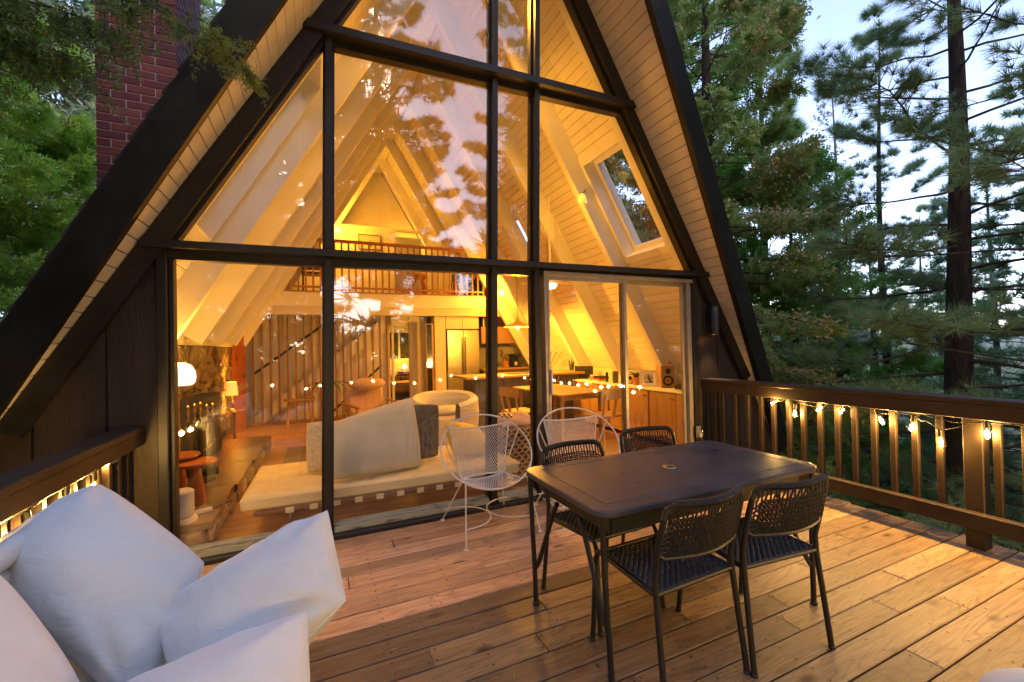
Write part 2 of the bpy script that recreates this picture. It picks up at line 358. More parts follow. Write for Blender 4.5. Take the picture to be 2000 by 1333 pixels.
    def sphere(s, c, r, n=14, m=9, sc=(1, 1, 1)):
        prof = []
        v = []; f = []
        for j in range(m+1):
            th = PI*j/m
            for k in range(n):
                q = 2*PI*k/n; v.append((c[0]+r*sc[0]*math.sin(th)*math.cos(q), c[1]+r*sc[1]*math.sin(th)*math.sin(q), c[2]-r*sc[2]*math.cos(th)))
        for j in range(m):
            for k in range(n): f.append((j*n+k, j*n+(k+1) % n, (j+1)*n+(k+1) % n, (j+1)*n+k))
        return s.add(v, f)
def mkmesh(name, mb, mat, smooth=False):
    me = bpy.data.meshes.new(name); me.from_pydata([tuple(p) for p in mb.v], [], mb.f); me.validate(); 
    import bmesh
    bm = bmesh.new(); bm.from_mesh(me); bmesh.ops.recalc_face_normals(bm, faces=bm.faces); bm.to_mesh(me); bm.free()
    if smooth:
        me.polygons.foreach_set('use_smooth', [True]*len(me.polygons))
        try: me.set_sharp_from_angle(angle=R_(40))
        except Exception: pass
    if mat is not None: me.materials.append(M[mat] if isinstance(mat, str) else mat)
    return me
def link(name, me, parent=None, loc=(0, 0, 0), rot=(0, 0, 0)):
    o = bpy.data.objects.new(name, me); COL.objects.link(o); o.location = loc; o.rotation_euler = rot
    if parent: o.parent = parent
    return o
def obj(name, mb, mat, parent=None, smooth=False, loc=(0, 0, 0), rot=(0, 0, 0)):
    return link(name, mkmesh(name, mb, mat, smooth), parent, loc, rot)
def tag(o, label=None, cat=None, group=None, kind=None):
    if label: o['label'] = label
    if cat: o['category'] = cat
    if group: o['group'] = group
    if kind: o['kind'] = kind
    return o
def thing(name, label, cat, loc=(0, 0, 0), rz=0, group=None):
    o = bpy.data.objects.new(name, None); COL.objects.link(o); o.location = loc; o.rotation_euler = (0, 0, rz); o.empty_display_size = .1
    return tag(o, label, cat, group)
def kids(o): return [c for c in bpy.data.objects if c.parent == o]
def dup(o, loc=None, rz=None, label=None, parent=None):
    c = o.copy(); COL.objects.link(c)
    if parent: c.parent = parent
    if loc is not None: c.location = loc
    if rz is not None: c.rotation_euler = (0, 0, rz)
    if label: c['label'] = label
    for ch in kids(o): dup(ch, parent=c)
    return c
def bbox(a, b, c=.004, mtx=None): return MB().cbox(a, b, c, mtx)
def arc(c, r, a0, a1, n, plane='xz', r2=None):
    out = []; r2 = r2 or r
    for i in range(n+1):
        t = R_(a0+(a1-a0)*i/n); p, q = r*math.cos(t), r2*math.sin(t)
        out.append({'xz': (c[0]+p, c[1], c[2]+q), 'xy': (c[0]+p, c[1]+q, c[2]), 'yz': (c[0], c[1]+p, c[2]+q)}[plane])
    return out
def plight(name, loc, power, col=WARM, r=.03, parent=None, kind='POINT', size=R_(70), blend=.5, rot=None):
    l = bpy.data.lights.new(name, kind); o = bpy.data.objects.new(name, l); COL.objects.link(o); o.location = loc
    l.energy = power*2**-EXPOSURE*(SB if power < 10 else LB); l.color = col
    l.shadow_soft_size = r
    if kind == 'SPOT': l.spot_size = size; l.spot_blend = blend
    if rot: o.rotation_euler = rot
    if parent: o.parent = parent
    return o
# ================================================================== THE HOUSE
ZR, T = 6.4773, 0.5855           # soffit plane: |x| = (ZR - z) * T
CS, SN = T/math.hypot(1, T), 1/math.hypot(1, T)   # outward normal of the right slope = (SN, 0, CS)
def sx(z, off=0.0): return (ZR-z)*T + off/SN      # x on the slope, off metres outside it
def ov(z): return -(.0147+.1523*max(z, 0))        # the prow: the overhang grows towards the ridge
house = thing('a_frame_house', 'dark A-frame cabin with a tall glass gable wall lit golden from inside', 'house', (0, 0, 0))
FLOOR = 0.02

# skylight openings: side, y0, y1, z0, z1
SKY = [(1, .25, .98, 2.56, 3.70), (1, 3.02, 3.70, 2.86, 3.66), (-1, .22, 1.0, 2.42, 4.0), (-1, 3.05, 3.75, 2.62, 3.9)]
PITCH = .0935
def spans(side, z0, z1, y0, y1):
    cuts = [(a, b) for (s, a, b, c, d) in SKY if s == side and z1 > c+.001 and z0 < d-.001]
    out = []; y = y0
    for a, b in sorted(cuts):
        out.append((y, a)); y = b
    out.append((y, y1)); return out
def board(side, z0, z1, y0, y1, th=.018, off=0.0, ch=.004):
    # one tongue-and-groove board lying on the slope, its visible face inwards
    zc = z0+ch*SN; zd = z1-ch*SN
    poly = [(sx(z0, off+ch), z0+ch*CS), (sx(zc, off), zc), (sx(zd, off), zd), (sx(z1, off+ch), z1+ch*CS), (sx(z1, off+th), z1+th*CS), (sx(z0, off+th), z0+th*CS)]
    poly = [(side*x, z) for x, z in poly]
    # keep thickness perpendicular: shift x,z outward along the normal
    base = [(z0, ch), (zc, 0), (zd, 0), (z1, ch), (z1, th), (z0, th)]
    poly = [(side*((ZR-z)*T+(off+t)*SN), z+(off+t)*CS) for z, t in base]
    return MB().prism(poly, y0, y1)
soffit = {}
for side in (1, -1):
    sof = obj('soffit', MB().prism([(side*((ZR-z)*T+t*SN), z+t*CS) for z, t in ((.1, .021), (6.40, .021), (6.40, .03), (.1, .03))], lambda x, z: ov(z)+.02, -.004), 'groove', house)
    cei = obj('ceiling', MB().prism([(side*((ZR-z)*T+t*SN), z+t*CS) for z, t in ((.1, .021), (2.4, .021), (2.4, .03), (.1, .03))], .02, 8.4), 'groove', house)
    z = .18; far_b = MB()
    while z < 6.40:
        z1 = min(z+PITCH-.0042, 6.44)
        b = board(side, z, z1, lambda x, zz: ov(zz)+.004, -.003)
        obj('plank', b, 'soffit', sof)
        if z > .6:
            for (a, c) in spans(side, z, z1, .02, 8.4):
                if c-a > .02:
                    if a < .3 and z < 5.9: obj('plank', board(side, z, z1, a, c), 'ceil', cei)
                    else: q_ = board(side, z, z1, a, c); far_b.add(q_.v, q_.f)
        z += PITCH
    tag(obj('far_boards', far_b, 'ceil', cei), kind='stuff')
    # roof deck and shingles outside (bands around the skylights)
    zb = sorted({.05, 6.6} | {q for (s, a, b, c, d) in SKY if s == side for q in (c, d)})
    rf = MB()
    for z0, z1 in zip(zb[:-1], zb[1:]):
        for (a, c) in spans(side, z0, z1, 0, 8.6):
            y0 = (lambda x, zz: ov(zz)+.03) if a == 0 else a
            rf.prism([(side*((ZR-z)*T+t*SN), z+t*CS) for z, t in ((z0, .032), (z1, .032), (z1, .185), (z0, .185))], y0, c)
    roof = obj('roof', rf, 'shingle', house)
    sh = MB(); z = .0
    while z < 6.6:
        jig = random.uniform(-.004, .004)
        for (a, c) in spans(side, z, z+.14, 0, 8.6):
            y0 = (lambda x, zz, j=jig: ov(zz)-.012+j*3) if a == 0 else a
            sh.prism([(side*((ZR-zz)*T+t*SN), zz+t*CS) for zz, t in ((z, .186), (z+.15, .186), (z+.15, .194), (z, .207+jig))], y0, c)
        z += .142
    tag(obj('shingles', sh, 'shingle', roof), kind='stuff')
    # fascia board following the prow edge
    def edge(t0, t1, y_out, y_in, z0=.02, z1=6.62, mat='blackpaint', nm='fascia_board'):
        poly = [(side*((ZR-z)*T+t*SN), z+t*CS) for z, t in ((z0, t0), (ZR+t0*SN/T, t0), (ZR+t1*SN/T, t1), (z0, t1))]
        obj(nm, MB().prism(poly, lambda x, z: ov(z)+y_out, lambda x, z: ov(z)+y_in), mat, house)
    edge(-.022, .145, -.042, .0025)
    edge(.146, .186, -.026, .03, nm='trim_board')
    edge(-.020, -.0005, .003, .022, nm='trim_board', mat='brownpaint')

# facade rafters (dark trim following the slope) and glazing stops
for side in (1, -1):
    obj('rafter_board', MB().prism([(side*((ZR-z)*T-t*SN), z-t*CS) for z, t in ((1.0, .004), (ZR-.004*SN/T, .004), (ZR-.128*SN/T, .128), (1.0, .128))], -.09, .05), 'framepaint', house)
    obj('glazing_stop', MB().prism([(side*((ZR-z)*T-t*SN), z-t*CS) for z, t in ((1.9, .129), (ZR-.129*SN/T, .129), (ZR-.152*SN/T, .152), (1.9, .152))], -.035, .045), 'framepaint', house)
    ZB = .84 if side > 0 else 1.62
    for k in range(1, 8):     # white rafters inside
        y = 1.07*k
        obj('rafter', MB().prism([(side*((ZR-z)*T-t*SN), z-t*CS) for z, t in ((ZB, -.002), (ZR+.002*SN/T, -.002), (ZR-.23*SN/T, .23), (ZB, .23))], y-.045, y+.045), 'white', house)
    obj('rafter', MB().prism([(side*((ZR-z)*T-t*SN), z-t*CS) for z, t in ((ZB, -.002), (ZR+.002*SN/T, -.002), (ZR-.125*SN/T, .125), (ZB, .125))], .052, .16), 'white', house)

# skylights: white shaft, frame, pane
for (s, y0, y1, z0, z1) in SKY:
    sk = bpy.data.objects.new('skylight', None); COL.objects.link(sk); sk.parent = house
    P = lambda z, t: (s*((ZR-z)*T+t*SN), z+t*CS)
    sh = MB(); th = .014
    for (a, b) in ((y0-.0, y0+th), (y1-th, y1)):
        sh.prism([P(z0, -.03), P(z1, -.03), P(z1, .30), P(z0, .30)], a, b)
    for (za, zb_) in ((z0, z0+th), (z1-th, z1)):
        sh.prism([P(za, -.03), P(zb_, -.03), P(zb_, .30), P(za, .30)], y0+th, y1-th)
    obj('shaft', sh, 'white', sk)
    fr = MB(); fw = .055
    for (a, b) in ((y0+th, y0+th+fw), (y1-th-fw, y1-th)): fr.prism([P(z0+th, .14), P(z1-th, .14), P(z1-th, .20), P(z0+th, .20)], a, b)
    for (za, zb_) in ((z0+th, z0+th+fw), (z1-th-fw, z1-th)): fr.prism([P(za, .14), P(zb_, .14), P(zb_, .20), P(za, .20)], y0+th+fw, y1-th-fw)
    obj('frame', fr, 'white', sk)
    obj('glass', MB().prism([P(z0+.05, .165), P(z1-.05, .165), P(z1-.05, .171), P(z0+.05, .171)], y0+.05, y1-.05), 'glass', sk)
    tr = MB()
    for (a, b) in ((y0-.07, y0), (y1, y1+.07)): tr.prism([P(z0-.07, -.016), P(z1+.07, -.016), P(z1+.07, -.002), P(z0-.07, -.002)], a, b)
    for (za, zb_) in ((z0-.07, z0), (z1, z1+.07)): tr.prism([P(za, -.016), P(zb_, -.016), P(zb_, -.002), P(za, -.002)], y0, y1)
    obj('trim', tr, 'white', sk)

# ---- glass wall: mullions, cross beams, rails, panes
b1 = lambda x: 2.149+.0083*x          # front top/bottom middle of the lower cross beam
b2 = lambda x: 3.856+.0145*x
m1 = lambda z: -1.452+.0178*z
m2 = lambda z: -.108+.0247*z
m3 = lambda z: .361+.0023*z if z < 2.16 else .366+.0275*(z-2.16)
def mull(fx, z0, z1, w, y0, y1, mat='framepaint', nm='mullion', w2=None):
    n = 2; v = []
    for z in (z0, z1):
        x = fx(z); v += [(x-w, y0, z), (x+(w2 or w), y0, z), (x+(w2 or w), y1, z), (x-w, y1, z)]
    obj(nm, MB().add(v, [(3, 2, 1, 0), (4, 5, 6, 7), (0, 1, 5, 4), (1, 2, 6, 5), (2, 3, 7, 6), (3, 0, 4, 7)]), mat, house)
def ztop(x): return ZR-abs(x)/T-.16/CS*1.0
for fx, sp in ((m1, ((.0, 2.10), (2.18, 3.81))), (m2, ((.0, 2.10), (2.19, 3.82), (3.89, 6.05))), (m3, ((.0, 2.10), (2.19, 3.82), (3.90, 5.4)))):
    for a, b in sp:
        mull(fx, a, b, .042, -.0, .06)
        mull(fx, a, b, .025, -.062, -.002, nm='mullion_face')
def beam(fz, x0, x1, h0, h1, y0, y1, nm='cross_beam', mat='framepaint', cut=0):
    pts = [(x0, fz(x0)+h0), (x1, fz(x1)+h0), (x1, fz(x1)+h1), (x0, fz(x0)+h1)]
    obj(nm, MB().prism(pts, y0, y1), mat, house)
beam(b1, -2.52, 2.53, -.026, .024, -.125, -.0902)
beam(b1, -2.44, 2.44, -.024, .022, -.09, .06)
beam(b1, -2.39, 2.33, -.085, -.0245, -.02, .055, nm='window_head')
beam(b2, -1.585, 1.585, -.031, .029, -.125, -.0902)
beam(b2, -1.46, 1.46, -.029, .027, -.09, .06)
beam(b2, -1.40, 1.40, -.075, -.0295, -.02, .055, nm='window_head')
# door / window jambs
for nm, x0, x1, y0, y1, z0, z1 in (('jamb', -2.455, -2.40, -.075, .05, 0, 2.10), ('jamb', -2.399, -2.372, -.03, .05, 0, 2.06), ('jamb', 2.322, 2.40, -.06, .05, 0, 2.14)):
    obj(nm, bbox((x0, y0, z0), (x1, y1, z1), .004), 'framepaint', house)
# sills
obj('base_sill', bbox((-2.40, -.115, .0), (.44, -.02, .036), .006), 'framepaint', house)
for xa, xb in ((-2.37, -1.50), (-1.405, -.152), (-.062, .315)):
    obj('window_sill', MB().prism([(xa, .037), (xb, .037), (xb, .078), (xa, .078)], -.055, .03), 'peel', house)
    obj('sill_lip', bbox((xa, -.03, .0785), (xb, .05, .090), .003), 'peel', house)
# fixed panes (double glazing as one 6 mm sheet each)
def pane(poly): obj('glass_pane', MB().prism(poly, .008, .014), 'glass', house)
zt, zb_ = 2.06, .085
def xl(z): return -(ZR-z)*T+.155*SN+.155*CS*T
pane([(-2.375, zb_), (-1.49, zb_), (-1.458, zt), (-2.375, zt)])
pane([(-1.41, zb_), (-.148, zb_), (-.098, zt), (-1.375, zt)])
pane([(-.066, zb_), (.32, zb_), (.325, zt), (-.02, zt)])
def slope_x(z): return (ZR-z)*T-.150/SN
za, zc = 2.17, 3.80
pane([(-slope_x(za), za), (m1(za)-.04, za), (m1(zc)-.04, zc), (-slope_x(zc), zc)])
pane([(m1(za)+.04, za), (m2(za)-.04, za), (m2(zc)-.04, zc), (m1(zc)+.04, zc)])
pane([(m2(za)+.04, za), (m3(za)-.04, za), (m3(zc)-.04, zc), (m2(zc)+.04, zc)])
pane([(m3(za)+.04, za), (slope_x(za), za), (slope_x(zc), zc), (m3(zc)+.04, zc)])
za = 3.88
pane([(-slope_x(za), za), (m2(za)-.04, za), (m2(6.05)-.04, 6.05), (-slope_x(6.05), 6.05)])
pane([(m2(za)+.04, za), (m3(za)-.04, za), (m3(5.35)-.04, 5.35), (m2(5.9)+.04, 5.9)])
pane([(m3(za)+.04, za), (slope_x(za), za), (slope_x(5.35), 5.35), (m3(5.35)+.04, 5.35)])

# sliding door
sd = bpy.data.objects.new('sliding_door', None); COL.objects.link(sd); sd.parent = house
dz0, dz1, dx0, dx1 = .02, 2.075, .432, 2.321
fr = MB()
fr.cbox((dx0, -.07, dz1-.005), (dx1, .05, dz1+.035), .003); fr.cbox((dx0, -.08, 0), (dx1, .05, dz0+.022), .003)
fr.cbox((dx0, -.068, dz0+.022), (dx0+.03, .05, dz1-.005), .003)
for k in range(3): fr.cbox((dx1-.088+.03*k, -.066+.012*k, dz0+.022), (dx1-.064+.03*k, .05, dz1-.005), .003)
obj('frame', fr, 'alum', sd)
for (x0, x1, y) in ((dx0+.034, 1.395, -.05), (1.352, dx1-.09, -.005)):
    st = MB(); wv = .040
    st.cbox((x0, y-.014, dz0+.03), (x0+wv*.55, y+.014, dz1-.012), .002); st.cbox((x1-wv*.9, y-.014, dz0+.03), (x1, y+.014, dz1-.012), .002)
    st.cbox((x0+wv*.55, y-.013, dz0+.03), (x1-wv*.9, y+.013, dz0+.09), .002); st.cbox((x0+wv*.55, y-.013, dz1-.045), (x1-wv*.9, y+.013, dz1-.012), .002)
    fo = obj('sash', st, 'alum', sd)
    obj('glass', MB().box((x0+.015, y-.003, dz0+.08), (x1-.03, y+.003, dz1-.04)), 'glass', fo)
obj('handle', bbox((.475, -.095, .95), (.492, -.066, 1.18), .004), 'whiteplastic', sd)

# ---- siding either side of the glass wall
def side_panel(xa, xb, z0=-.9):
    s = 1 if xa > 0 else -1
    lo, hi = (xa, xb)
    top = lambda x: ZR-abs(x)/T-.01
    obj('siding_panel', MB().prism([(lo, z0), (hi, z0), (hi, max(top(hi), z0+.01)), (lo, top(lo))] if s > 0 else [(lo, z0), (hi, z0), (hi, top(hi)), (lo, max(top(lo), z0+.01))], -.03, .05), 'siding', house)
for xa, xb in ((2.402, 2.716), (2.730, 3.06), (3.074, 3.40), (3.414, 3.79), (-2.714, -2.457), (-3.060, -2.728), (-3.40, -3.074), (-3.79, -3.414)): side_panel(xa, xb)
for s in (1, -1):
    obj('siding_backer', MB().prism([(s*2.46, -.9), (s*3.80, -.9), (s*3.80, .0), (s*2.46, ZR-2.46/T-.02)], -.012, .045), 'blackpaint', house)
obj('skirt', bbox((-2.46, -.02, -.9), (2.40, .03, -.001), .002), 'brownpaint', house)
obj('end_wall', MB().prism([(-3.7, .0), (3.7, .0), (0, ZR-.02)], 8.4, 8.5), 'offwhite', house)

obj('ridge_board', MB().prism([(-.16, 6.16), (.16, 6.16), (.06, 6.40), (-.06, 6.40)], .02, 8.4), 'white', house)
# ---- chimney, brick by brick
ch = bpy.data.objects.new('chimney', None); COL.objects.link(ch); ch.parent = house
cx0, cx1, cy0, cy1 = -3.192, -2.622, 1.20, 2.15
obj('mortar_core', MB().prism([(cx0+.007, ZR-3.185/T+.12), (cx1-.007, ZR-2.629/T+.12), (cx1-.007, 6.3), (cx0+.007, 6.3)], cy0+.007, cy1-.007), 'mortar', ch)
bl, bw, bh, jt = .197, .092, .062, .010
brick_cache = {}
def brick(x0, y0, z0, lx, ly):
    k = (round(lx, 3), round(ly, 3))
    if k not in brick_cache: brick_cache[k] = mkmesh('brick', bbox((0, 0, 0), (lx, ly, bh), .003), 'brick')
    link('brick', brick_cache[k], ch, (x0+random.uniform(-.0012, .0012), y0+random.uniform(-.0012, .0012), z0))
z = 2.42; k = 0
while z < 5.35:
    L = cx1-cx0
    xs = [0, .197+jt, 2*(.197+jt)] if k % 2 == 0 else [0, bw+jt, bw+jt+.197+jt]
    ls = [.197, .197, L-2*(.197+jt)] if k % 2 == 0 else [bw, .197, L-(bw+jt)-(.197+jt)]
    for x, l in zip(xs, ls): brick(cx0+x, cy0, z, l, bw if not (x+l > L-.01 and k % 2 == 0) else .197)
    y = cy0+((.197 if k % 2 == 0 else bw)+jt)
    while y < cy1-.05 and z > 3.2:
        l = min(.197, cy1-y); brick(cx1-bw, y, z, bw, l); y += l+jt
    z += bh+jt; k += 1

# ================================================================== INTERIOR SHELL
fl = tag(obj('floor', MB().box((-3.3, .05, -.06), (3.3, 8.4, FLOOR-.012)), 'groove'), kind='structure')
cache = {}
row = 0; y = .06
while y < 6.4:
    x = -3.25+random.uniform(-.9, 0)
    while x < 3.2:
        L = random.choice((1.2, 1.5, 1.8)); a, b = max(x, -3.25), min(x+L-.0015, 3.2)
        if b-a > .1:
            k = round(b-a, 2)
            if k not in cache: cache[k] = mkmesh('floorboard', bbox((0, 0, 0), (k, .1475, .012), .0015), 'floor')
            if y < 4.6: link('floorboard', cache[k], fl, (a, y, FLOOR-.012))
        x += L
    y += .149
tag(obj('floor_far', MB().box((-3.25, 4.68, FLOOR-.012), (3.2, 8.4, FLOOR-.0005)), 'floor'), kind='structure')
# knee walls
obj('knee_wall', MB().box((3.18, .06, 0), (3.2, 8.4, .98)), 'offwhite', house)
# white plate board above the stone wall at left
obj('plate_board', bbox((-2.875, .17, 1.50), (-2.80, 5.05, 1.615), .003), 'white', house)

# stone fireplace wall (left), stone by stone
sw = tag(thing('stone_fireplace', 'rough field stone fireplace wall behind the floor lamp with a dark iron firebox', 'fireplace', (0, 0, 0)))
obj('wall_core', MB().box((-2.97, .10, 0), (-2.90, 4.98, 1.5)), 'stonejoint', sw)
def stone_mesh(w, h, d, seed):
    r = random.Random(seed); n = 9; v = []; ring = []
    for i in range(n):
        a = 2*PI*i/n+r.uniform(-.2, .2); q = 1/max(abs(math.cos(a)), abs(math.sin(a)))**.75
        ring.append((math.cos(a)*q*w/2*r.uniform(.86, 1.0), math.sin(a)*q*h/2*r.uniform(.86, 1.0)))
    for sc, x in ((1.0, 0), (1.0, d*.5), (.82, d*.9), (.42, d*r.uniform(.95, 1.15))):
        for (p, q) in ring: v.append((x+r.uniform(-.006, .006), p*sc, q*sc))
    v.append((d, 0, 0)); f = []
    for l in range(3):
        for i in range(n): f.append((l*n+i, l*n+(i+1) % n, (l+1)*n+(i+1) % n, (l+1)*n+i))
    for i in range(n): f.append((3*n+i, 3*n+(i+1) % n, 4*n))
    return MB().add(v, f)
rs_ = random.Random(4); pts_ = []
def inside(y, z): return .10 < y < 4.98 and .18 < z < 1.50 and not (1.55 < y < 2.85 and z < .90)
tries = 0
while tries < 6000 and len(pts_) < 175:
    tries += 1; y = rs_.uniform(.10, 4.98); z = rs_.uniform(.18, 1.50)
    if inside(y, z) and all((y-a)**2+((z-b)*1.15)**2 > (.115 if len(pts_) < 60 else .085)**2*(1.9 if len(pts_) < 45 else 1) for a, b in pts_): pts_.append((y, z))
def clip(poly, a, b, c):          # keep a*y + b*z <= c
    out = []
    for i in range(len(poly)):
        p, q = poly[i], poly[(i+1) % len(poly)]; dp, dq = a*p[0]+b*p[1]-c, a*q[0]+b*q[1]-c
        if dp <= 0: out.append(p)
        if (dp < 0) != (dq < 0) and abs(dp-dq) > 1e-9: t_ = dp/(dp-dq); out.append((p[0]+(q[0]-p[0])*t_, p[1]+(q[1]-p[1])*t_))
    return out
for (y, z) in pts_:
    cell = [(y-.22, z-.17), (y+.22, z-.17), (y+.22, z+.17), (y-.22, z+.17)]
    for (a, b) in pts_:
        if (a, b) != (y, z) and abs(a-y) < .6 and abs(b-z) < .6: cell = clip(cell, a-y, b-z, ((a*a+b*b)-(y*y+z*z))/2-.006*math.hypot(a-y, b-z))
    for (A, B, Cc) in ((-1, 0, -.10), (1, 0, 4.98), (0, -1, -.17), (0, 1, 1.51)): cell = clip(cell, A, B, Cc)
    if len(cell) < 3: continue
    cyy = sum(p[0] for p in cell)/len(cell); czz = sum(p[1] for p in cell)/len(cell); P2 = []
    for i in range(len(cell)):
        p, q = cell[i], cell[(i+1) % len(cell)]; P2 += [p, ((p[0]+q[0])/2+rs_.uniform(-.004, .004), (p[1]+q[1])/2+rs_.uniform(-.004, .004))]
    n = len(P2); v = []; dd = rs_.uniform(.045, .095); tilt = (rs_.uniform(-.25, .25), rs_.uniform(-.2, .2))
    for sc_k, x in ((1, 0), (.97, dd*.6), (.86, dd*.92), (.5, dd*1.04)):
        for p in P2: u_, w_ = (p[0]-cyy)*sc_k, (p[1]-czz)*sc_k; v.append((x+(u_*tilt[0]+w_*tilt[1])*(x > 0)+rs_.uniform(-.005, .005)*(x > 0), u_, w_))
    v.append((dd*1.04, 0, 0)); f = [(l*n+i, l*n+(i+1) % n, (l+1)*n+(i+1) % n, (l+1)*n+i) for l in range(3) for i in range(n)]+[(3*n+i, 3*n+(i+1) % n, 4*n) for i in range(n)]
    obj('stone', MB().add(v, f), 'stone', sw, loc=(-2.905, cyy, czz))
# dark firebox hood standing proud of the wall
fb = MB()
fb.add([(-2.90, 1.42, .20), (-2.62, 1.52, .20), (-2.60, 2.85, .20), (-2.90, 3.0, .20), (-2.90, 1.42, .86), (-2.66, 1.56, .98), (-2.62, 2.85, .92), (-2.90, 3.0, .90)],
       [(0, 3, 2, 1), (4, 5, 6, 7), (0, 1, 5, 4), (1, 2, 6, 5), (2, 3, 7, 6), (3, 0, 4, 7)])
obj('firebox', fb, 'iron', sw)
obj('firebox_door', bbox((-2.625, 1.75, .28), (-2.596, 2.62, .80), .006), 'blackmetal', sw)
obj('door_bar', MB().tube([(-2.59, 1.8, .40), (-2.57, 2.0, .40), (-2.57, 2.25, .43)], .010), 'brass', sw)
# raised slate hearth: slabs on a stone kerb
he = thing('stone_hearth', 'low raised hearth of dark slate slabs along the stone fireplace wall', 'hearth', (0, 0, 0))
def slab(x0, x1, y0, y1, j=.006):
    mb = MB(); n = 10; pts = []
    for (ax, ay), (bx_, by_) in (((x0, y0), (x1, y0)), ((x1, y0), (x1, y1)), ((x1, y1), (x0, y1)), ((x0, y1), (x0, y0))):
        for i in range(n):
            t = i/n; e = random.uniform(-j, j); pts.append((ax+(bx_-ax)*t+(e if ax == bx_ else 0), ay+(by_-ay)*t+(e if ay == by_ else 0)))
    m_ = len(pts); v = [(p[0], p[1], .17) for p in pts]+[(p[0], p[1], .215) for p in pts]
    mb.add(v, [tuple(range(m_))[::-1], tuple(range(m_, 2*m_))]+[(i, (i+1) % m_, (i+1) % m_+m_, i+m_) for i in range(m_)]); return mb
ys = [.10, 1.02, 1.95, 2.7, 3.44]
for a, b in zip(ys[:-1], ys[1:]):
    obj('slab', slab(-2.90, -2.20+.03*ys.index(a), a+.003, b-.003), 'slate', he)
y = .13
while y < 3.4:
    wd = random.uniform(.16, .34); wd = min(wd, 3.42-y)
    if wd < .05: break
    o = obj('stone', stone_mesh(wd, .15, .05, random.random()), 'stone', he, loc=(-2.25+.03*(y/1.1), y+wd/2, .095)); y += wd
x = -2.85
while x < -2.25:
    wd = random.uniform(.14, .26); o = obj('stone', stone_mesh(wd, .15, .05, random.random()), 'stone', he, loc=(x+wd/2, .135, .095), rot=(0, 0, -PI/2)); x += wd
obj('kerb_core', MB().box((-2.9, .15, FLOOR), (-2.24, 3.40, .17)), 'stonejoint', he)

# ---- loft
lf = thing('loft', 'white sleeping loft platform with an orange wooden railing across the back of the room', 'loft', (0, 0, 0))
obj('edge_beam', bbox((-2.34, 5.38, 2.245), (2.34, 5.46, 2.515), .004), 'white', lf)
obj('nosing', bbox((-2.33, 5.365, 2.516), (2.33, 5.50, 2.54), .004), 'rail_in', lf)
obj('deck', MB().box((-2.35, 5.46, 2.40), (2.35, 8.4, 2.51)), 'offwhite', lf)
k = 0
for x in np.arange(-2.4, 2.4, .60): obj('joist', MB().box((x, 5.47, 2.10), (x+.09, 8.3, 2.40)), 'offwhite', lf)
obj('underside_board', MB().box((-2.5, 5.40, 2.085), (2.5, 5.50, 2.2445)), 'offwhite', lf)
obj('top_rail', MB().cbox((-1.72, 5.40, 3.50), (1.73, 5.45, 3.56), .006), 'rail_in', lf)
obj('bottom_rail', MB().cbox((-1.9, 5.405, 2.60), (1.9, 5.445, 2.64), .004), 'rail_in', lf)
bm_ = mkmesh('baluster', bbox((-.017, -.017, 0), (.017, .017, .955), .004), 'rail_in')
x = -2.18
while x < 2.2:
    if abs(x) < 1.72: link('baluster', bm_, lf, (x, 5.425, 2.545))
    else: obj('baluster', bbox((x-.017, 5.408, 2.545), (x+.017, 5.442, min(3.5, ZR-abs(x)/T-.32)), .003), 'rail_in', lf)
    x += .128
# loft back wall with door opening, gable above
lw = MB()
lw.prism([(-2.2, 2.5), (.35, 2.5), (.35, 4.42), (-1.15, 4.42)], 7.42, 7.5); lw.prism([(1.15, 2.5), (2.2, 2.5), (1.25, 4.3), (1.15, 4.3)], 7.42, 7.5)
lw.box((.35, 7.42, 4.36), (1.15, 7.5, 4.42))
obj('back_wall', lw, 'ceil', lf)
obj('door', MB().cbox((.36, 7.9, 2.52), (1.1, 7.94, 4.35), .004, Matrix.Translation((0, 0, 0))), 'white', lf)
dl = obj('open_door', MB().cbox((0, 0, 0), (.74, .04, 1.8), .004), 'white', lf, loc=(1.15, 7.40, 2.53), rot=(0, 0, R_(-38)))
obj('door_knob', MB().sphere((.68, -.04, .95), .03), 'blackmetal', dl)

# ---- living-room back: stair wall, slats, kitchen back wall
bw_ = MB()
bw_.box((-3.2, 6.22, 0), (-.02, 6.26, 2.4)); bw_.box((.36, 5.98, 0), (.72, 6.04, 2.4)); bw_.box((-.02, 6.02, 1.90), (.36, 6.08, 2.4)); bw_.box((.72, 6.04, 0), (.78, 7.2, 2.4))
obj('partition_wall', bw_, 'ceil', house)
obj('kitchen_wall', MB().box((.78, 6.62, 0), (3.2, 6.68, 2.4)), 'ceil', house)
for i in range(27): obj('wall_board', bbox((1.62+.058*i, 6.60, .92), (1.676+.058*i, 6.619, 1.62), .002), 'white', house)
st = thing('staircase', 'pale enclosed staircase rising to the loft behind the wooden slat screen', 'stairs', (0, 0, 0))
obj('stringer', MB().prism([(-2.78, .02), (-2.45, .02), (-.15, 1.78), (-.15, 2.10)], 5.99, 6.03), 'white', st)
for i in range(10):
    x = -2.6+.25*i; obj('step', bbox((x, 6.035, .16+.2*i), (x+.27, 6.21, .20+.2*i), .004), 'oak', st)
hr = thing('stair_handrail', 'slim black handrail climbing the wall behind the slat screen', 'handrail', (0, 0, 0))
obj('rail', MB().tube([(-2.60, 5.93, .98), (-.9, 5.93, 2.28)], .022), 'blackmetal', hr)
obj('rail', MB().tube([(-1.30, 5.90, .08), (-.25, 5.90, 1.06)], .022), 'blackmetal', hr)
sc_ = thing('slat_screen', 'screen of tall brown vertical wooden slats between the room and the stairs', 'screen', (0, 0, 0))
sm = mkmesh('slat', bbox((-.017, -.022, 0), (.017, .022, 2.02), .003), 'slat')
x = -2.72; n_ = 0
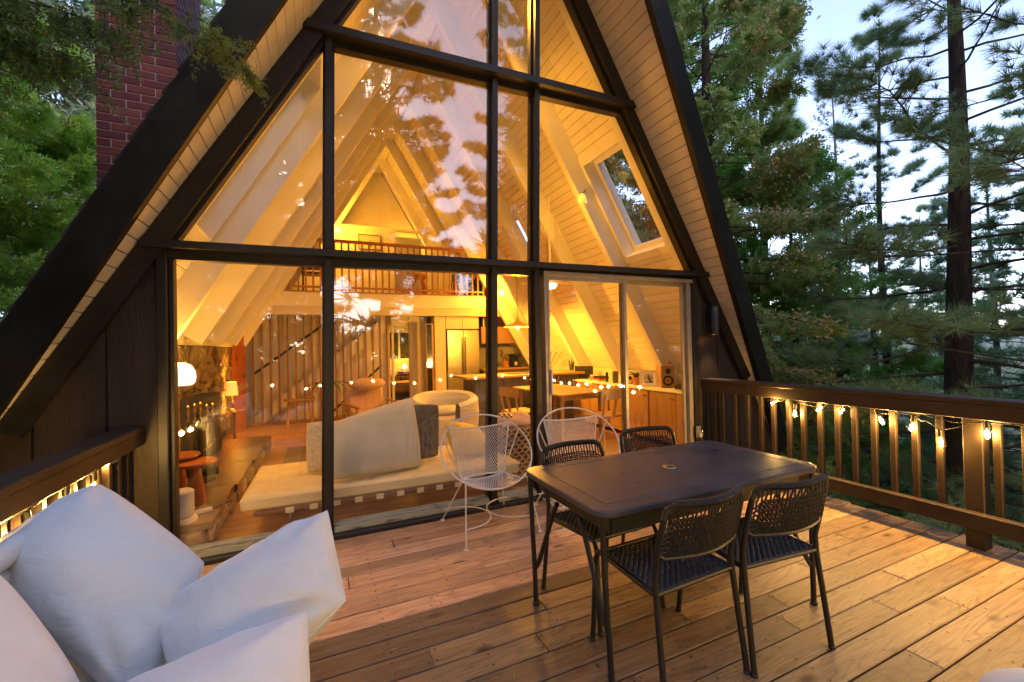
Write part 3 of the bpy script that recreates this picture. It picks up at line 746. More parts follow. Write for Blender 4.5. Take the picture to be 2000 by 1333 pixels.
while x < -.15:
    link('slat', sm, sc_, (x, 5.66-.05*(x+2.72)*0, .06)); x += .142; n_ += 1
obj('floor_plate', bbox((-2.75, 5.61, FLOOR), (-.14, 5.71, .06), .004), 'slat', sc_)
# orange door at left and its wall
dr = tag(thing('interior_door', 'orange knotty wood door standing open at the left beyond the fireplace', 'door', (-2.80, 5.02, FLOOR), R_(66)))
obj('panel', bbox((0, 0, 0), (.36, .045, 1.72), .004), 'door_in', dr)
obj('knob', MB().sphere((.28, -.045, .80), .028), 'brass', dr); obj('lock', MB().lathe([(.026, 0), (.026, .02)], n=14), 'brass', dr, loc=(.28, -.005, .97), rot=(PI/2, 0, 0))
# bedroom beyond the doorway
bd = MB(); bd.box((-.6, 8.36, 0), (1.6, 8.39, 2.4)); 
obj('bedroom_wall', bd, 'white', house)
tr = MB(); tr.cbox((-.02, 5.98, FLOOR), (.03, 6.05, 1.96), .004); tr.cbox((.36, 5.95, FLOOR), (.41, 5.979, 1.96), .004); tr.cbox((-.02, 5.95, 1.96), (.41, 5.979, 2.02), .004)
obj('door_trim', tr, 'white', house)
obj('door_panel', MB().cbox((0, 0, 0), (.04, .7, 1.88), .004), 'white', house, loc=(.42, 6.06, FLOOR), rot=(0, 0, R_(-6)))
wi = thing('bedroom_window', 'dark two-pane white window in the bedroom beyond the doorway', 'window', (.10, 8.33, 1.08))
fr = MB()
for a, b in (((0, 0, 0), (.05, .03, .80)), ((.42, 0, .05), (.47, .03, .75)), ((.9, 0, 0), (.95, .03, .80)), ((.05, 0, 0), (.90, .03, .05)), ((.05, 0, .75), (.90, .03, .80))): fr.cbox(a, b, .003)
obj('frame', fr, 'white', wi); obj('pane', MB().box((.05, .012, .05), (.42, .018, .75)), 'darkwin', wi); obj('pane', MB().box((.47, .012, .05), (.90, .018, .75)), 'darkwin', wi)
obj('blind', MB().box((.04, -.02, .80), (.92, -.005, 1.0)), 'white', wi)
bed = thing('bed', 'made-up bed with pale bedding in the far bedroom', 'bed', (.0, 7.0, FLOOR))
obj('mattress', MB().cbox((.05, 0, .3), (1.1, 1.25, .55), .05), 'pink', bed); obj('base', MB().box((.08, .03, 0), (1.07, 1.2, .3)), 'darkgrey', bed)
obj('pillow', MB().sphere((.5, 1.05, .62), .2, sc=(1.5, .7, .5)), 'linen', bed, True)
bl_ = thing('bedside_lamp', 'small glowing bedside lamp in the far bedroom', 'lamp', (.60, 7.9, .80))
obj('shade', MB().sphere((0, 0, .12), .06), 'lens', bl_, True); obj('base', MB().lathe([(.05, 0), (.02, .03), (.012, .08)], n=12), 'brass', bl_)
plight('light', (0, -.12, .25), 11, r=.05, parent=bl_)
bt = thing('bedside_table', 'small dark bedside table under the bedroom lamp', 'table', (.60, 7.9, FLOOR)); obj('top', bbox((-.16, -.16, .74), (.16, .16, .78), .004), 'walnut', bt)
for sx_, sy_ in ((-1, -1), (1, -1), (1, 1), (-1, 1)): obj('leg', MB().box((sx_*.13-.012, sy_*.13-.012, 0), (sx_*.13+.012, sy_*.13+.012, .74)), 'walnut', bt)
# ================================================================== FURNITURE AND LAMPS INSIDE
def cyl(r, z0, z1, c=.004, n=20): return [(0.001, z0), (r-c, z0), (r, z0+c), (r, z1-c), (r-c, z1), (0.001, z1)]
t = thing('floor_lamp', 'brass floor lamp with a glowing white dome globe in front of the stone wall', 'lamp', (-2.60, 1.0, .215))
obj('base', MB().lathe(cyl(.12, 0, .02)), 'brass', t, True, loc=(-.10, .02, 0))
obj('pole', MB().tube([(-.10, .02, .01), (-.03, 0, .05), (0, 0, .16), (0, 0, .92)], .010, 8), 'brass', t, True)
obj('globe', MB().lathe([(.001, .915), (.10, .918), (.122, .94), (.13, .99), (.122, 1.04), (.098, 1.085), (.055, 1.11), (.001, 1.118)], n=28), 'globe', t, True)
plight('light', (.08, .02, 1.22), 11.5, (1, .44, .05), .12, t); 
for x, y, h, r, lab in ((-2.40, .60, .335, .15, 'round orange wood side table on the hearth, the lower one nearer the room'), (-2.54, .72, .375, .15, 'round orange wood side table on the hearth, the taller one beside the lamp pole')):
    t = thing('side_table', lab, 'side table', (x, y, .215), 0, 'turned side tables on the hearth')
    obj('top', MB().lathe([(.001, h-.03), (r*.85, h-.028), (r, h-.012), (r*.97, h), (.001, h)], n=28), 'door_in', t, True)
    obj('pedestal', MB().lathe([(.001, 0), (.072, 0), (.075, .01), (.035, h-.04), (.05, h-.03), (.001, h-.03)], n=20), 'door_in', t, True)
t = thing('smart_speaker', 'white cylindrical speaker standing on the hearth beside the left window jamb', 'speaker', (-2.40, .21, .215))
obj('body', MB().lathe(cyl(.075, .03, .22, .012)), 'whiteplastic', t, True); obj('foot', MB().lathe([(.001, 0), (.095, 0), (.09, .025), (.07, .03)], n=20), 'offwhite', t, True)
t = thing('power_strip', 'white power strip with cords lying on the slate hearth', 'power strip', (-2.31, .33, .215), .4)
obj('body', bbox((-.07, -.02, 0), (.07, .02, .03), .006), 'whiteplastic', t); obj('cord', MB().tube([(-.07, 0, .01), (-.2, .03, .008), (-.26, -.03, .008)], .006, 6), 'ventblack', t); obj('cord', MB().tube([(.07, 0, .01), (.14, .06, .008), (.22, .10, .008)], .006, 6), 'ventblack', t)
t = thing('fireplace_tools', 'set of brass-handled fireplace tools hanging on a black stand', 'tool set', (-2.50, 1.30, .215))
obj('stand', MB().tube([(0, 0, 0), (0, 0, .66)], .012, 8).tube([(-.10, 0, .55), (.10, 0, .55)], .008, 6), 'iron', t, True); obj('base', MB().lathe(cyl(.11, 0, .02)), 'iron', t, True)
hm = mkmesh('handle', MB().lathe([(.001, 0), (.010, .005), (.007, .04), (.011, .09), (.006, .12), (.015, .14), (.001, .158)], n=10), 'brass', True)
for i in range(5):
    dx = -.095+.0475*i; link('handle', hm, t, (dx, -.015+.012*(i % 2), .56+.012*(i % 3)))
    obj('tool', MB().tube([(dx, -.015, .56), (dx*1.1, -.015, .06)], .006, 6).box((dx*1.1-.03, -.03, .05), (dx*1.1+.03, 0, .12)), 'iron', t)
t = thing('tripod_side_table', 'small round table under the patterned table lamp beside the orange door', 'side table', (-2.70, 4.42, FLOOR))
obj('top', MB().lathe(cyl(.17, .45, .47)), 'brass', t, True); obj('stem', MB().tube([(0, 0, 0), (0, 0, .45)], .015), 'iron', t)
t = thing('table_lamp', 'lit table lamp with a patterned yellow shade beside the orange door', 'lamp', (-2.72, 4.38, .49))
obj('shade', MB().lathe([(.085, .24), (.062, .45)], n=20, caps=False), 'shade', t, True); obj('base', MB().lathe([(.05, 0), (.045, .03), (.02, .05), (.035, .11), (.015, .17), (.01, .26)], n=14), 'brass', t, True)
plight('light', (.02, .05, .36), 20, r=.06, parent=t)
# rug
tag(obj('rug', bbox((-1.9, 2.1, FLOOR), (.9, 3.35, FLOOR+.012), .004), 'rug'), 'speckled grey woven rug on the orange wood floor behind the daybed', 'rug')
# daybed
t = thing('daybed', 'cream buttoned leather daybed on a dark strapped wood frame just inside the glass', 'daybed', (-2.04, .13, FLOOR), R_(-1.5))
W, D, zb, zt_ = 2.25, .98, .205, .32
def quilt(u, v):
    x = u*W; y = v*D; e = min(u, 1-u, (v)*D/W, (1-v)*D/W)*W
    px = (x/.185) % 1; py = (y/.163) % 1
    ch_ = min(px, 1-px, py, 1-py); z = zt_+.014*min(1, ch_/.22)**.6-.014
    if e < .03: z -= (.03-e)*.6
    return (x, y, z)
mt = obj('mattress', bbox((0, 0, zb), (W, D, zt_-.006), .022), 'leather', t, True)
obj('tufted_top', MB().grid(quilt, 110, 48), 'leather', mt, True)
fr = MB(); fr.cbox((.09, -.005, .168), (W-.09, .035, .204), .006); fr.cbox((.09, D-.035, .15), (W-.09, D+.005, .20), .006); fr.cbox((.09, .035, .155), (.13, D-.035, .198), .004); fr.cbox((W-.13, .035, .155), (W-.09, D-.035, .198), .004)
obj('frame', fr, 'walnut', t)
sm_ = mkmesh('strap', bbox((0, -.008, .164), (.058, .004, .206), .002), 'leather')
for i in range(12): link('strap', sm_, t, (.30+.165*i, 0, 0))
for x, y in ((.33, .05), (W-.33, .05), (.33, D-.05), (W-.33, D-.05)): obj('leg', MB().tube([(x, y, 0), (x, y, .16)], .014, 10), 'chrome', t, True)

def pillow(name, label, cat, c, th, mat, nu=26, puff=1.0, wr=.012, seed=0, sag=.0, ears=.0, group=None, piping=True, e0=.40, rc=.055):
    # c: the four corners in order; the cushion bulges on both sides of that (twisted) quad
    c = [Vector(p) for p in c]; r = random.Random(seed); ph = [r.uniform(0, 6.28) for _ in range(8)]
    nrm = ((c[1]-c[0]).cross(c[3]-c[0])+(c[2]-c[1]).cross(c[3]-c[1])).normalized(); mid = sum(c, Vector())/4
    o = thing(name, label, cat, mid, group=group); mb = MB()
    def base(u, v):
        p = c[0]*(1-u)*(1-v)+c[1]*u*(1-v)+c[2]*u*v+c[3]*(1-u)*v
        # sides pulled in between the corners
        k = ears; su = (u-.5)*2; sv = (v-.5)*2
        q = mid+(p-mid)*(1-k*((1-su*su)*sv**4+(1-sv*sv)*su**4)-rc*abs(su*sv)**3); return q
    def fn(side):
        def f(u, v):
            a = math.sin(PI*min(max(u, 0), 1)); b = math.sin(PI*min(max(v, 0), 1)); h = (max(a, 0)*max(b, 0))**e0*th*.56
            edge = max(0, 1-min(u, 1-u, v, 1-v)*7)
            w_ = math.sin(u*9+ph[0]+2.0*v)*math.sin(v*7+ph[1])*.4+edge*(math.sin(u*34+ph[2])+math.sin(v*31+ph[3]))*.45
            w_ += math.exp(-((u-v)**2)*20)*math.sin((u+v)*12+ph[4])*.25
            for (cu, cv, sc_) in ((0, 0, 1), (1, 0, -1), (1, 1, 1), (0, 1, -1)):      # creases fanning out of the corners
                du, dv = abs(u-cu), abs(v-cv); rr_ = math.hypot(du, dv); an = math.atan2(dv, du+1e-6)
                w_ += .75*math.exp(-((rr_-.26)/.15)**2)*math.sin(an*8+ph[6]+cu*2+cv)
            h = h*(1+.06*math.sin(u*4+ph[5])) + wr*w_*min(1, a*b*8)
            return tuple(base(u, v)-mid+nrm*h*side+Vector((0, 0, -sag*a*b)))
        return f
    g = lambda t_: .5-.5*math.cos(PI*t_)*(.55+.45*abs(math.cos(PI*t_)))  # denser at the hems
    for s_ in (1, -1):
        f = fn(s_); mb.grid(lambda u, v: f(g(u), g(v)), nu, nu)
    obj('cover', mb, mat, o, True)
    if piping:
        f = fn(1); n = 40; pts = []
        for (u0, v0), (u1, v1) in (((0, 0), (1, 0)), ((1, 0), (1, 1)), ((1, 1), (0, 1)), ((0, 1), (0, 0))):
            for i in range(n): pts.append(f(u0+(u1-u0)*i/n, v0+(v1-v0)*i/n))
        obj('seam', MB().tube(pts, .0032, 5, closed=True), mat, o, True)
    return o
pillow('knit_pillow', 'cream knitted pillow leaning on the daybed behind the left mullion', 'pillow', [(-1.60, .52, .35), (-1.30, .62, .35), (-1.30, .70, .76), (-1.60, .62, .78)], .13, 'knit', seed=2, piping=False, group='pillows on the daybed')
pillow('linen_cushion', 'large cream linen cushion pressed against the window glass on the daybed', 'pillow', [(-1.43, .20, .36), (-.66, .30, .35), (-.70, .46, .96), (-1.44, .34, .79)],   .22, 'linen', seed=5, wr=.006, e0=.36, rc=.02, ears=-.01, group='pillows on the daybed')
pillow('grey_pillow', 'dark grey square pillow behind the large cream cushion on the daybed', 'pillow', [(-.80, .50, .36), (-.45, .52, .36), (-.41, .62, .85), (-.78, .66, .86)], .12, 'greyfab', seed=9, group='pillows on the daybed')
pillow('yellow_pillow', 'mustard yellow pillow lying on the right end of the daybed', 'pillow', [(-.35, .35, .40), (.10, .42, .36), (.02, .75, .56), (-.34, .70, .66)], .16, 'yellow', seed=11, group='pillows on the daybed', piping=False)
# round boucle chair
t = thing('round_armchair', 'round cream upholstered tub chair behind the daybed', 'armchair', (.12, 2.35, FLOOR), R_(-20))
mb = MB(); n = 30
def tub(u, v):
    a = R_(-60+300*u); prof = [(.34, .40), (.34, .62), (.37, .72), (.43, .75), (.48, .70), (.49, .5), (.47, .25), (.44, .06)]
    k = v*(len(prof)-1); i = min(int(k), len(prof)-2); f_ = k-i; r_ = prof[i][0]*(1-f_)+prof[i+1][0]*f_; z_ = prof[i][1]*(1-f_)+prof[i+1][1]*f_
    hgt = .86+.14*math.sin(PI*u); return (r_*math.cos(a), r_*math.sin(a), z_*hgt)
obj('shell', MB().grid(tub, 40, 21), 'linen', t, True); obj('seat', MB().lathe([(.001, .05), (.44, .06), (.45, .3), (.36, .43), (.25, .46), (.001, .46)], n=28), 'linen', t, True)
obj('cushion', MB().sphere((.05, -.02, .50), .22, sc=(1.1, 1, .35)), 'linen', t, True)
# wooden lounge chair further back
t = thing('lounge_chair', 'pale cushioned lounge chair with a wooden frame behind the daybed cushions', 'armchair', (-.72, 3.35, FLOOR), R_(15))
obj('seat', bbox((-.32, -.32, .30), (.32, .30, .44), .04), 'pink', t, True); obj('backrest', bbox((-.30, .22, .40), (.30, .36, .84), .05, Matrix.Rotation(R_(-8), 4, 'X')), 'pink', t, True)
obj('headrest', MB().sphere((0, .22, .84), .17, sc=(1.7, .5, .6)), 'pink', t, True)
for s_ in (-1, 1):
    obj('armrest', bbox((s_*.36-.03, -.34, .54), (s_*.36+.03, .34, .57), .01), 'oak', t)
    for y in (-.30, .30): obj('leg', MB().tube([(s_*.36, y*1.05, 0), (s_*.36, y, .55)], .017, 8), 'oak', t, True)
# woven pouf and cushion in front of the narrow window
t = thing('woven_pouf', 'tan woven cane pouf standing behind the narrow window pane', 'pouf', (.40, .56, FLOOR))
obj('core', bbox((-.23, -.21, .02), (.23, .21, .58), .05), 'twig', t, True)
def weave_panel(o, n0, n1, w0, z0, z1, face):
    cnt = 0
    us = [(-.22+.44*i/n0) for i in range(n0+1)]; dz = (z1-z0)/n1
    mb = MB()
    for j in range(n1):
        for i in range(n0):
            zc, xc = z0+dz*(j+.5), (us[i]+us[i+1])/2; a = 1 if (i+j) % 2 else -1
            L_ = .030; pts = [(xc-L_*.8, 0, zc-a*dz*.45), (xc, -.012, zc), (xc+L_*.8, 0, zc+a*dz*.45)]
            if face == 'y': pts = [(p[0], p[1]-.212, p[2]) for p in pts]
            else: pts = [(face*(.232-p[1]-0.0), p[0]*.95, p[2]) for p in pts]
            mb.tube(pts, .0085, 6)
    tag(obj('weave', mb, 'wicker', o, True), kind='stuff')
weave_panel(t, 12, 14, .44, .04, .57, 'y'); weave_panel(t, 12, 14, .44, .04, .57, -1)
pillow('striped_pillow', 'pale pillow with dark stripes resting on the woven pouf', 'pillow', [(.18, .40, .60), (.60, .42, .60), (.60, .74, .66), (.18, .72, .66)], .12, 'pink', seed=21, piping=False)
bpy.data.objects['striped_pillow']
sp = [o for o in bpy.data.objects if o.name == 'striped_pillow'][0]
for i in range(3): obj('stripe', MB().tube([(-.17+.05*i, -.09, .052), (-.16+.05*i, 0, .066), (-.15+.05*i, .09, .056)], .010, 6), 'ventblack', sp)
# wooden stool by the stairs, stool on loft
def saddle_stool(name, label, loc, rz, w, h):
    t = thing(name, label, 'stool', loc, rz, None)
    obj('seat', MB().grid(lambda u, v: ((u-.5)*w, (v-.5)*w*.5, h-.02+.03*(2*u-1)**2), 10, 4).grid(lambda u, v: ((u-.5)*w*.96, (v-.5)*w*.48, h-.05+.02*(2*u-1)**2), 10, 4), 'oak', t, True)
    obj('seat_edge', MB().box((-w/2, -w*.25, h-.04), (w/2, w*.25, h-.012)), 'oak', t)
    for a in (-1, 1):
        for b in (-1, 1): obj('leg', MB().tube([(a*w*.42, b*w*.2, 0), (a*w*.30, b*w*.13, h-.03)], .017, 8), 'oak', t, True)
        obj('stretcher', MB().tube([(a*w*.40, -w*.18, h*.25), (a*w*.40, w*.18, h*.25)], .009, 6), 'oak', t)
    return t
saddle_stool('wooden_stool', 'pale wooden saddle stool standing in front of the slat screen', (-1.80, 5.15, FLOOR), R_(8), .50, .52)
t = thing('loft_stool', 'round orange wood stool standing on the loft behind the railing', 'stool', (.58, 5.95, 2.515))
obj('seat', MB().lathe(cyl(.21, .44, .52, .01)), 'rail_in', t, True)
for a in range(4): obj('leg', MB().tube([(.19*math.cos(a*PI/2+.4), .19*math.sin(a*PI/2+.4), 0), (.13*math.cos(a*PI/2+.4), .13*math.sin(a*PI/2+.4), .45)], .022, 8), 'rail_in', t, True)
t = thing('loft_chair', 'brown wooden chair on the left end of the loft behind the railing', 'chair', (-1.55, 6.0, 2.515))
obj('seat', bbox((-.2, -.2, .42), (.2, .2, .46), .006), 'walnut', t); obj('backrest', bbox((-.2, .17, .55), (.2, .2, .85), .006), 'walnut', t)
for a in (-1, 1):
    for b in (-1, 1): obj('leg', bbox((a*.18-.015, b*.18-.015, 0), (a*.18+.015, b*.18+.015, .85 if b > 0 else .42), .003), 'walnut', t)
t = thing('framed_picture', 'pale print in a thin dark frame on the loft back wall', 'picture', (-.54, 7.40, 3.84))
obj('frame', MB().cbox((0, -.02, 0), (.53, 0, .015), .002).cbox((0, -.02, .35), (.53, 0, .365), .002).cbox((0, -.02, .015), (.015, 0, .35), .002).cbox((.515, -.02, .015), (.53, 0, .35), .002), 'ventblack', t)
obj('print', MB().box((.015, -.008, .015), (.515, -.004, .35)), 'paper', t); obj('figure', MB().sphere((.27, -.012, .14), .05, sc=(.8, .2, 1.6)), 'photo', t, True)
for i, (x, z_, lab, w_) in enumerate(((1.55, 0, 'dark guitar case leaning at the right of the loft', .28), (1.95, 0, 'dark suitcase standing at the far right of the loft', .34))):
    t = thing(('guitar_case', 'suitcase')[i], lab, ('case', 'suitcase')[i], (x, 6.1, 2.515), 0)
    obj('body', bbox((-w_/2, -.08, 0), (w_/2, .08, .62-.1*i), .04), 'ventblack', t, True); obj('handle', MB().tube([(-.05, 0, .60-.1*i), (-.04, 0, .66-.1*i), (.04, 0, .66-.1*i), (.05, 0, .60-.1*i)], .008), 'ventblack', t)
for i in range(5):
    x = 1.28+.055*i; tag(obj('book', bbox((x, 5.9, 2.515), (x+.032, 6.05, 2.515+.34+.03*(i % 3)), .003), ('paper', 'dryg', 'ventblack', 'greenpot', 'paper')[i]), ('tall cream book', 'tall tan book', 'tall black book', 'tall green book', 'thick cream book')[i]+' standing behind the loft railing near the dark cases', 'book', 'books on the loft')
t = thing('loft_bulb', 'small bare lit bulb high on the left of the loft', 'lamp', (-1.02, 7.35, 4.24)); obj('bulb', MB().sphere((0, 0, 0), .035), 'lens', t, True); obj('socket', MB().tube([(0, .02, .0), (0, .05, 0)], .02), 'brass', t)
plight('light', (0, -.6, .2), 27, r=.1, parent=t)
# kitchen
t = thing('refrigerator', 'brushed steel french-door refrigerator at the back of the kitchen', 'refrigerator', (1.06, 5.44, FLOOR))
obj('body', MB().box((0, .03, 0), (.74, .70, 1.76)), 'darkgrey', t)
for x0 in (.01, .375): 
    d_ = obj('door', bbox((x0, -.012, .66), (x0+.36, .029, 1.755), .008), 'steel', t)
    hx_ = .335 if x0 < .1 else .405; obj('handle', MB().tube([(hx_, -.015, .76), (hx_, -.05, .80), (hx_, -.055, 1.2), (hx_, -.05, 1.56), (hx_, -.015, 1.60)], .010, 8), 'chrome', d_, True)
obj('drawer', bbox((.01, -.012, .05), (.735, .029, .65), .008), 'steel', t)
t = thing('tall_cabinet', 'pale built-in cupboard above and beside the refrigerator', 'cabinet', (.80, 5.46, FLOOR))
obj('side_panel', bbox((0, 0, 0), (.24, .30, 2.06), .003), 'offwhite', t)
for x0 in (.25, .63): obj('door', bbox((x0, .0, 1.79), (x0+.372, .03, 2.06), .003), 'offwhite', t)
obj('carcass', MB().box((.25, .031, 1.78), (1.005, .30, 2.06)), 'offwhite', t)
t = thing('wall_mirror', 'narrow wood-framed mirror hanging between the doorway and the refrigerator', 'mirror', (.765, 5.42, .42))
obj('frame', bbox((-.17, 0, 0), (-.0, .03, 1.50), .004), 'oakz', t); obj('glass', MB().box((-.15, -.004, .02), (-.04, -.001, 1.48)), 'mirror', t)
t = thing('kitchen_base_units', 'kitchen counter with grey base cabinets along the back wall', 'counter', (1.82, 5.2, FLOOR))
obj('carcass', MB().box((0, .03, 0), (1.6, .60, .86)), 'darkgrey', t); obj('worktop', bbox((-.02, 0, .86), (1.62, .62, .90), .005), 'oak', t)
for i in range(4): obj('drawer', bbox((.02+.39*i, .01, .55), (.40+.39*i, .029, .84), .003), 'darkgrey', t)
t = thing('upper_cabinet', 'honey wood wall cabinet with an open shelf above the kitchen counter', 'cabinet', (1.86, 5.45, 1.47))
obj('door', bbox((0, 0, 0), (.99, .03, .38), .004), 'oakz', t); obj('carcass', MB().box((0, .031, 0), (.99, .3, .38)), 'oakz', t)
obj('shelf_back', MB().box((0, .29, .38), (.99, .30, .62)), 'walnut', t)
for i in range(4): tag(obj('cookbook', bbox((1.90+.03*i, 5.5, 1.853), (1.924+.03*i, 5.66, 2.05), .002, ), ('ventblack', 'paper', 'ventblack', 'paper')[i]), ('black cookbook at the wall end', 'cream cookbook between two black ones', 'black cookbook between two cream ones', 'outermost cream cookbook')[i]+' on the shelf above the cabinet', 'book', 'cookbooks on the kitchen shelf')
t = thing('enamel_pot', 'dark green enamel pot with a lid on the shelf above the kitchen cabinet', 'pot', (2.16, 5.6, 1.853)); obj('body', MB().lathe(cyl(.09, 0, .12, .01)), 'greenpot', t, True); obj('lid', MB().lathe([(.095, .12), (.08, .14), (.02, .15), (.02, .17), (.001, .175)], n=16), 'greenpot', t, True)
t = thing('utensil_crock', 'wooden crock full of cooking utensils on the kitchen counter', 'crock', (2.42, 5.42, .922)); obj('body', MB().lathe([(.001, 0), (.07, 0), (.085, .15), (.075, .15), (.06, .02)], n=18, caps=False), 'terracotta', t, True)
for i in range(6): obj('utensil', MB().tube([(0, 0, .05), (.09*math.cos(i), .05*math.sin(i), .27)], .008, 6).sphere((.095*math.cos(i), .052*math.sin(i), .28), .024, 8, 6, (1, .4, 1.2)), ('ventblack', 'oak', 'greyfab')[i % 3], t)
t = thing('coffee_maker', 'black coffee maker with a small cup at the right of the kitchen counter', 'coffee maker', (2.68, 5.42, .922)); obj('body', MB().cbox((-.1, .06, 0), (.1, .16, .3), .01).cbox((-.1, -.1, 0), (.1, .06, .035), .006).cbox((-.1, -.1, .22), (.1, .06, .30), .01), 'ventblack', t); obj('cup', MB().lathe(cyl(.035, .04, .12)), 'white', t, True)
t = thing('round_wall_plaque', 'small pale round plaque on the kitchen backsplash', 'plaque', (2.36, 5.585, 1.36)); obj('disc', MB().lathe(cyl(.05, 0, .012)), 'steel', t, True, rot=(PI/2, 0, 0))
# island
t = thing('kitchen_island', 'grey kitchen island with a thick honey wood worktop', 'island', (.66, 2.95, FLOOR))
obj('worktop', bbox((0, 0, .86), (2.25, .72, .90), .006), 'oak', t); obj('body', MB().box((.16, .10, 0), (2.2, .66, .86)), 'darkgrey', t)
for i in range(4): obj('panel', bbox((.17+.5*i, .08, .06), (.66+.5*i, .099, .84), .004), 'darkgrey', t)
t = thing('cooktop', 'black glass cooktop set into the island worktop', 'cooktop', (1.55, 3.25, .9205)); obj('glass_top', bbox((0, -.14, 0), (.5, .2, .008), .003), 'ventblack', t)
t = thing('kitchen_faucet', 'black gooseneck faucet at the right end of the kitchen island', 'faucet', (2.38, 3.42, .92)); obj('spout', MB().tube([(0, 0, 0), (0, 0, .26)]+arc((-.07, 0, .26), .07, 0, 180, 10)[1:]+[(-.14, 0, .20)], .012, 10), 'blackmetal', t, True); obj('lever', MB().tube([(0, -.01, .06), (.06, -.02, .08)], .008), 'blackmetal', t)
t = thing('pendant_lamp', 'wide cream metal pendant lamp hanging over the kitchen island', 'lamp', (1.70, 3.2, 1.74))
obj('shade', MB().lathe([(.235, 0), (.232, .012), (.14, .055), (.06, .085), (.035, .11), (.02, .16), (.001, .165)], n=30, caps=False), 'yellow', t, True); obj('bulb', MB().sphere((0, 0, .02), .05), 'lens', t, True)
obj('cord', MB().tube([(0, 0, .16), (0, 0, .95)], .004, 6), 'ventblack', t); plight('light', (0, 0, -.06), 85, r=.08, parent=t)
# dining set
t = thing('dining_table', 'oak dining table with slim legs beside the low sideboard', 'table', (1.46, 1.40, FLOOR), R_(2))
obj('tabletop', bbox((0, 0, .69), (.84, 1.45, .72), .006), 'oak', t)
for x, y in ((.1, .12), (.74, .12), (.1, 1.33), (.74, 1.33)): obj('leg', MB().tube([(x, y, 0), (x, y, .69)], [.018, .030], 10), 'oak', t, True)
obj('apron', MB().box((.12, .10, .62), (.72, .13, .69)).box((.12, 1.32, .62), (.72, 1.35, .69)), 'oak', t)
def din_chair(label, loc, rz):
    t = thing('dining_chair', label, 'chair', loc, rz, 'oak dining chairs')
    obj('seat', MB().cbox((-.22, -.21, .43), (.22, .21, .46), .012), 'oak', t, True)
    def bk(u, v): a = (u-.5)*1.2; return (.23*math.sin(a)/math.sin(.6), .22+.03*math.cos(a)-(.05 if False else 0)-.10*(abs(a)/.6)**2*.5, .66+.13*v+0.02*(1-(2*u-1)**2))
    mb = MB().grid(bk, 12, 3); mb.grid(lambda u, v: (bk(u, v)[0], bk(u, v)[1]+.02, bk(u, v)[2]), 12, 3)
    obj('backrest', mb, 'oak', t, True)
    for s_ in (-1, 1):
        obj('leg', MB().tube([(s_*.20, -.20, 0), (s_*.18, -.17, .44)], .016, 8), 'oak', t, True)
        obj('leg', MB().tube([(s_*.21, .24, 0), (s_*.18, .18, .44), (s_*.19, .235, .74)], .016, 8), 'oak', t, True)
    obj('splat', MB().tube([(0, .19, .45), (0, .25, .70)], .02, 6), 'oak', t)
    return t
din_chair('oak dining chair at the left end of the dining table, partly behind the mullion', (1.18, 2.05, FLOOR), R_(100))
din_chair('oak dining chair at the near side of the dining table behind the sliding door', (1.98, 1.18, FLOOR), R_(188))
t = thing('glass_vase', 'clear glass vase of dried grass on a pale pot on the dining table', 'vase', (1.86, 2.55, .745)); obj('dish', MB().lathe([(.001, 0), (.09, 0), (.12, .05), (.10, .05)], n=20), 'paper', t, True); obj('vase', MB().lathe([(.06, .05), (.075, .08), (.05, .24), (.06, .30)], n=18, caps=False), 'vaseglass', t, True)
mb = MB()
for i in range(150):
    a, b = random.uniform(0, 6.28), abs(random.gauss(0, .35)); L = random.uniform(.40, .60); dx, dy = math.cos(a)*math.sin(b), math.sin(a)*math.sin(b); p = Vector((0, 0, .08)); q = Vector((dx*L*.8, dy*L*.8, .08+L*math.cos(b))); mb.tube([p, (p+q)/2+Vector((0, 0, .03)), q], [.0015, .0015, .0075], 4)
tag(obj('dried_grass', mb, 'dryg', t), kind='stuff')
# sideboard along the right wall
t = thing('sideboard', 'long low oak sideboard with a pale top under the sloping right wall', 'sideboard', (2.70, .16, FLOOR))
obj('top', bbox((-.015, 0, .735), (.46, 4.2, .765), .003), 'white', t); obj('carcass', MB().box((.02, .01, .06), (.44, 4.18, .734)), 'oakz', t)
y = .005
for i, wd in enumerate((.44, .47, .04, .42, .45, .04, .5, .5, .5)):
    if wd > .1: 
        d_ = obj('door', bbox((0, y+.003, .07), (.019, y+wd-.003, .73), .002), 'oakz', t); obj('pull', MB().tube([(-.012, y+.03, .66), (-.012, y+.09, .66)], .006, 6), 'ventblack', d_)
    y += wd
zt2 = .765+FLOOR+.001
def at_side(px_y, x=2.86): return (x, px_y, zt2)
def speaker(label, loc, rz, w, h, d, mat='oakz'):
    t = thing('bookshelf_speaker', label, 'speaker', loc, rz, 'wooden speakers on the sideboard'); obj('cabinet', bbox((-w/2, 0, 0), (w/2, d, h), .006), mat, t)
    obj('woofer', MB().lathe([(w*.36, 0), (w*.38, .006), (w*.30, .004), (w*.12, -.012), (w*.06, 0), (.001, .004)], n=24, caps=False), 'ventblack', t, True, loc=(0, -.002, h*.32), rot=(PI/2, 0, 0))
    obj('tweeter', MB().lathe([(w*.20, 0), (w*.20, .005), (.001, .008)], n=20, caps=False), 'ventblack', t, True, loc=(0, -.002, h*.74), rot=(PI/2, 0, 0))
speaker('tall wooden bookshelf speaker with a black woofer at the near end of the sideboard', at_side(.93, 2.90), R_(-28), .19, .31, .27)
speaker('small yellow cube speaker half hidden behind the potted succulent', at_side(1.72, 2.90), R_(-40), .13, .125, .10, 'yellow')
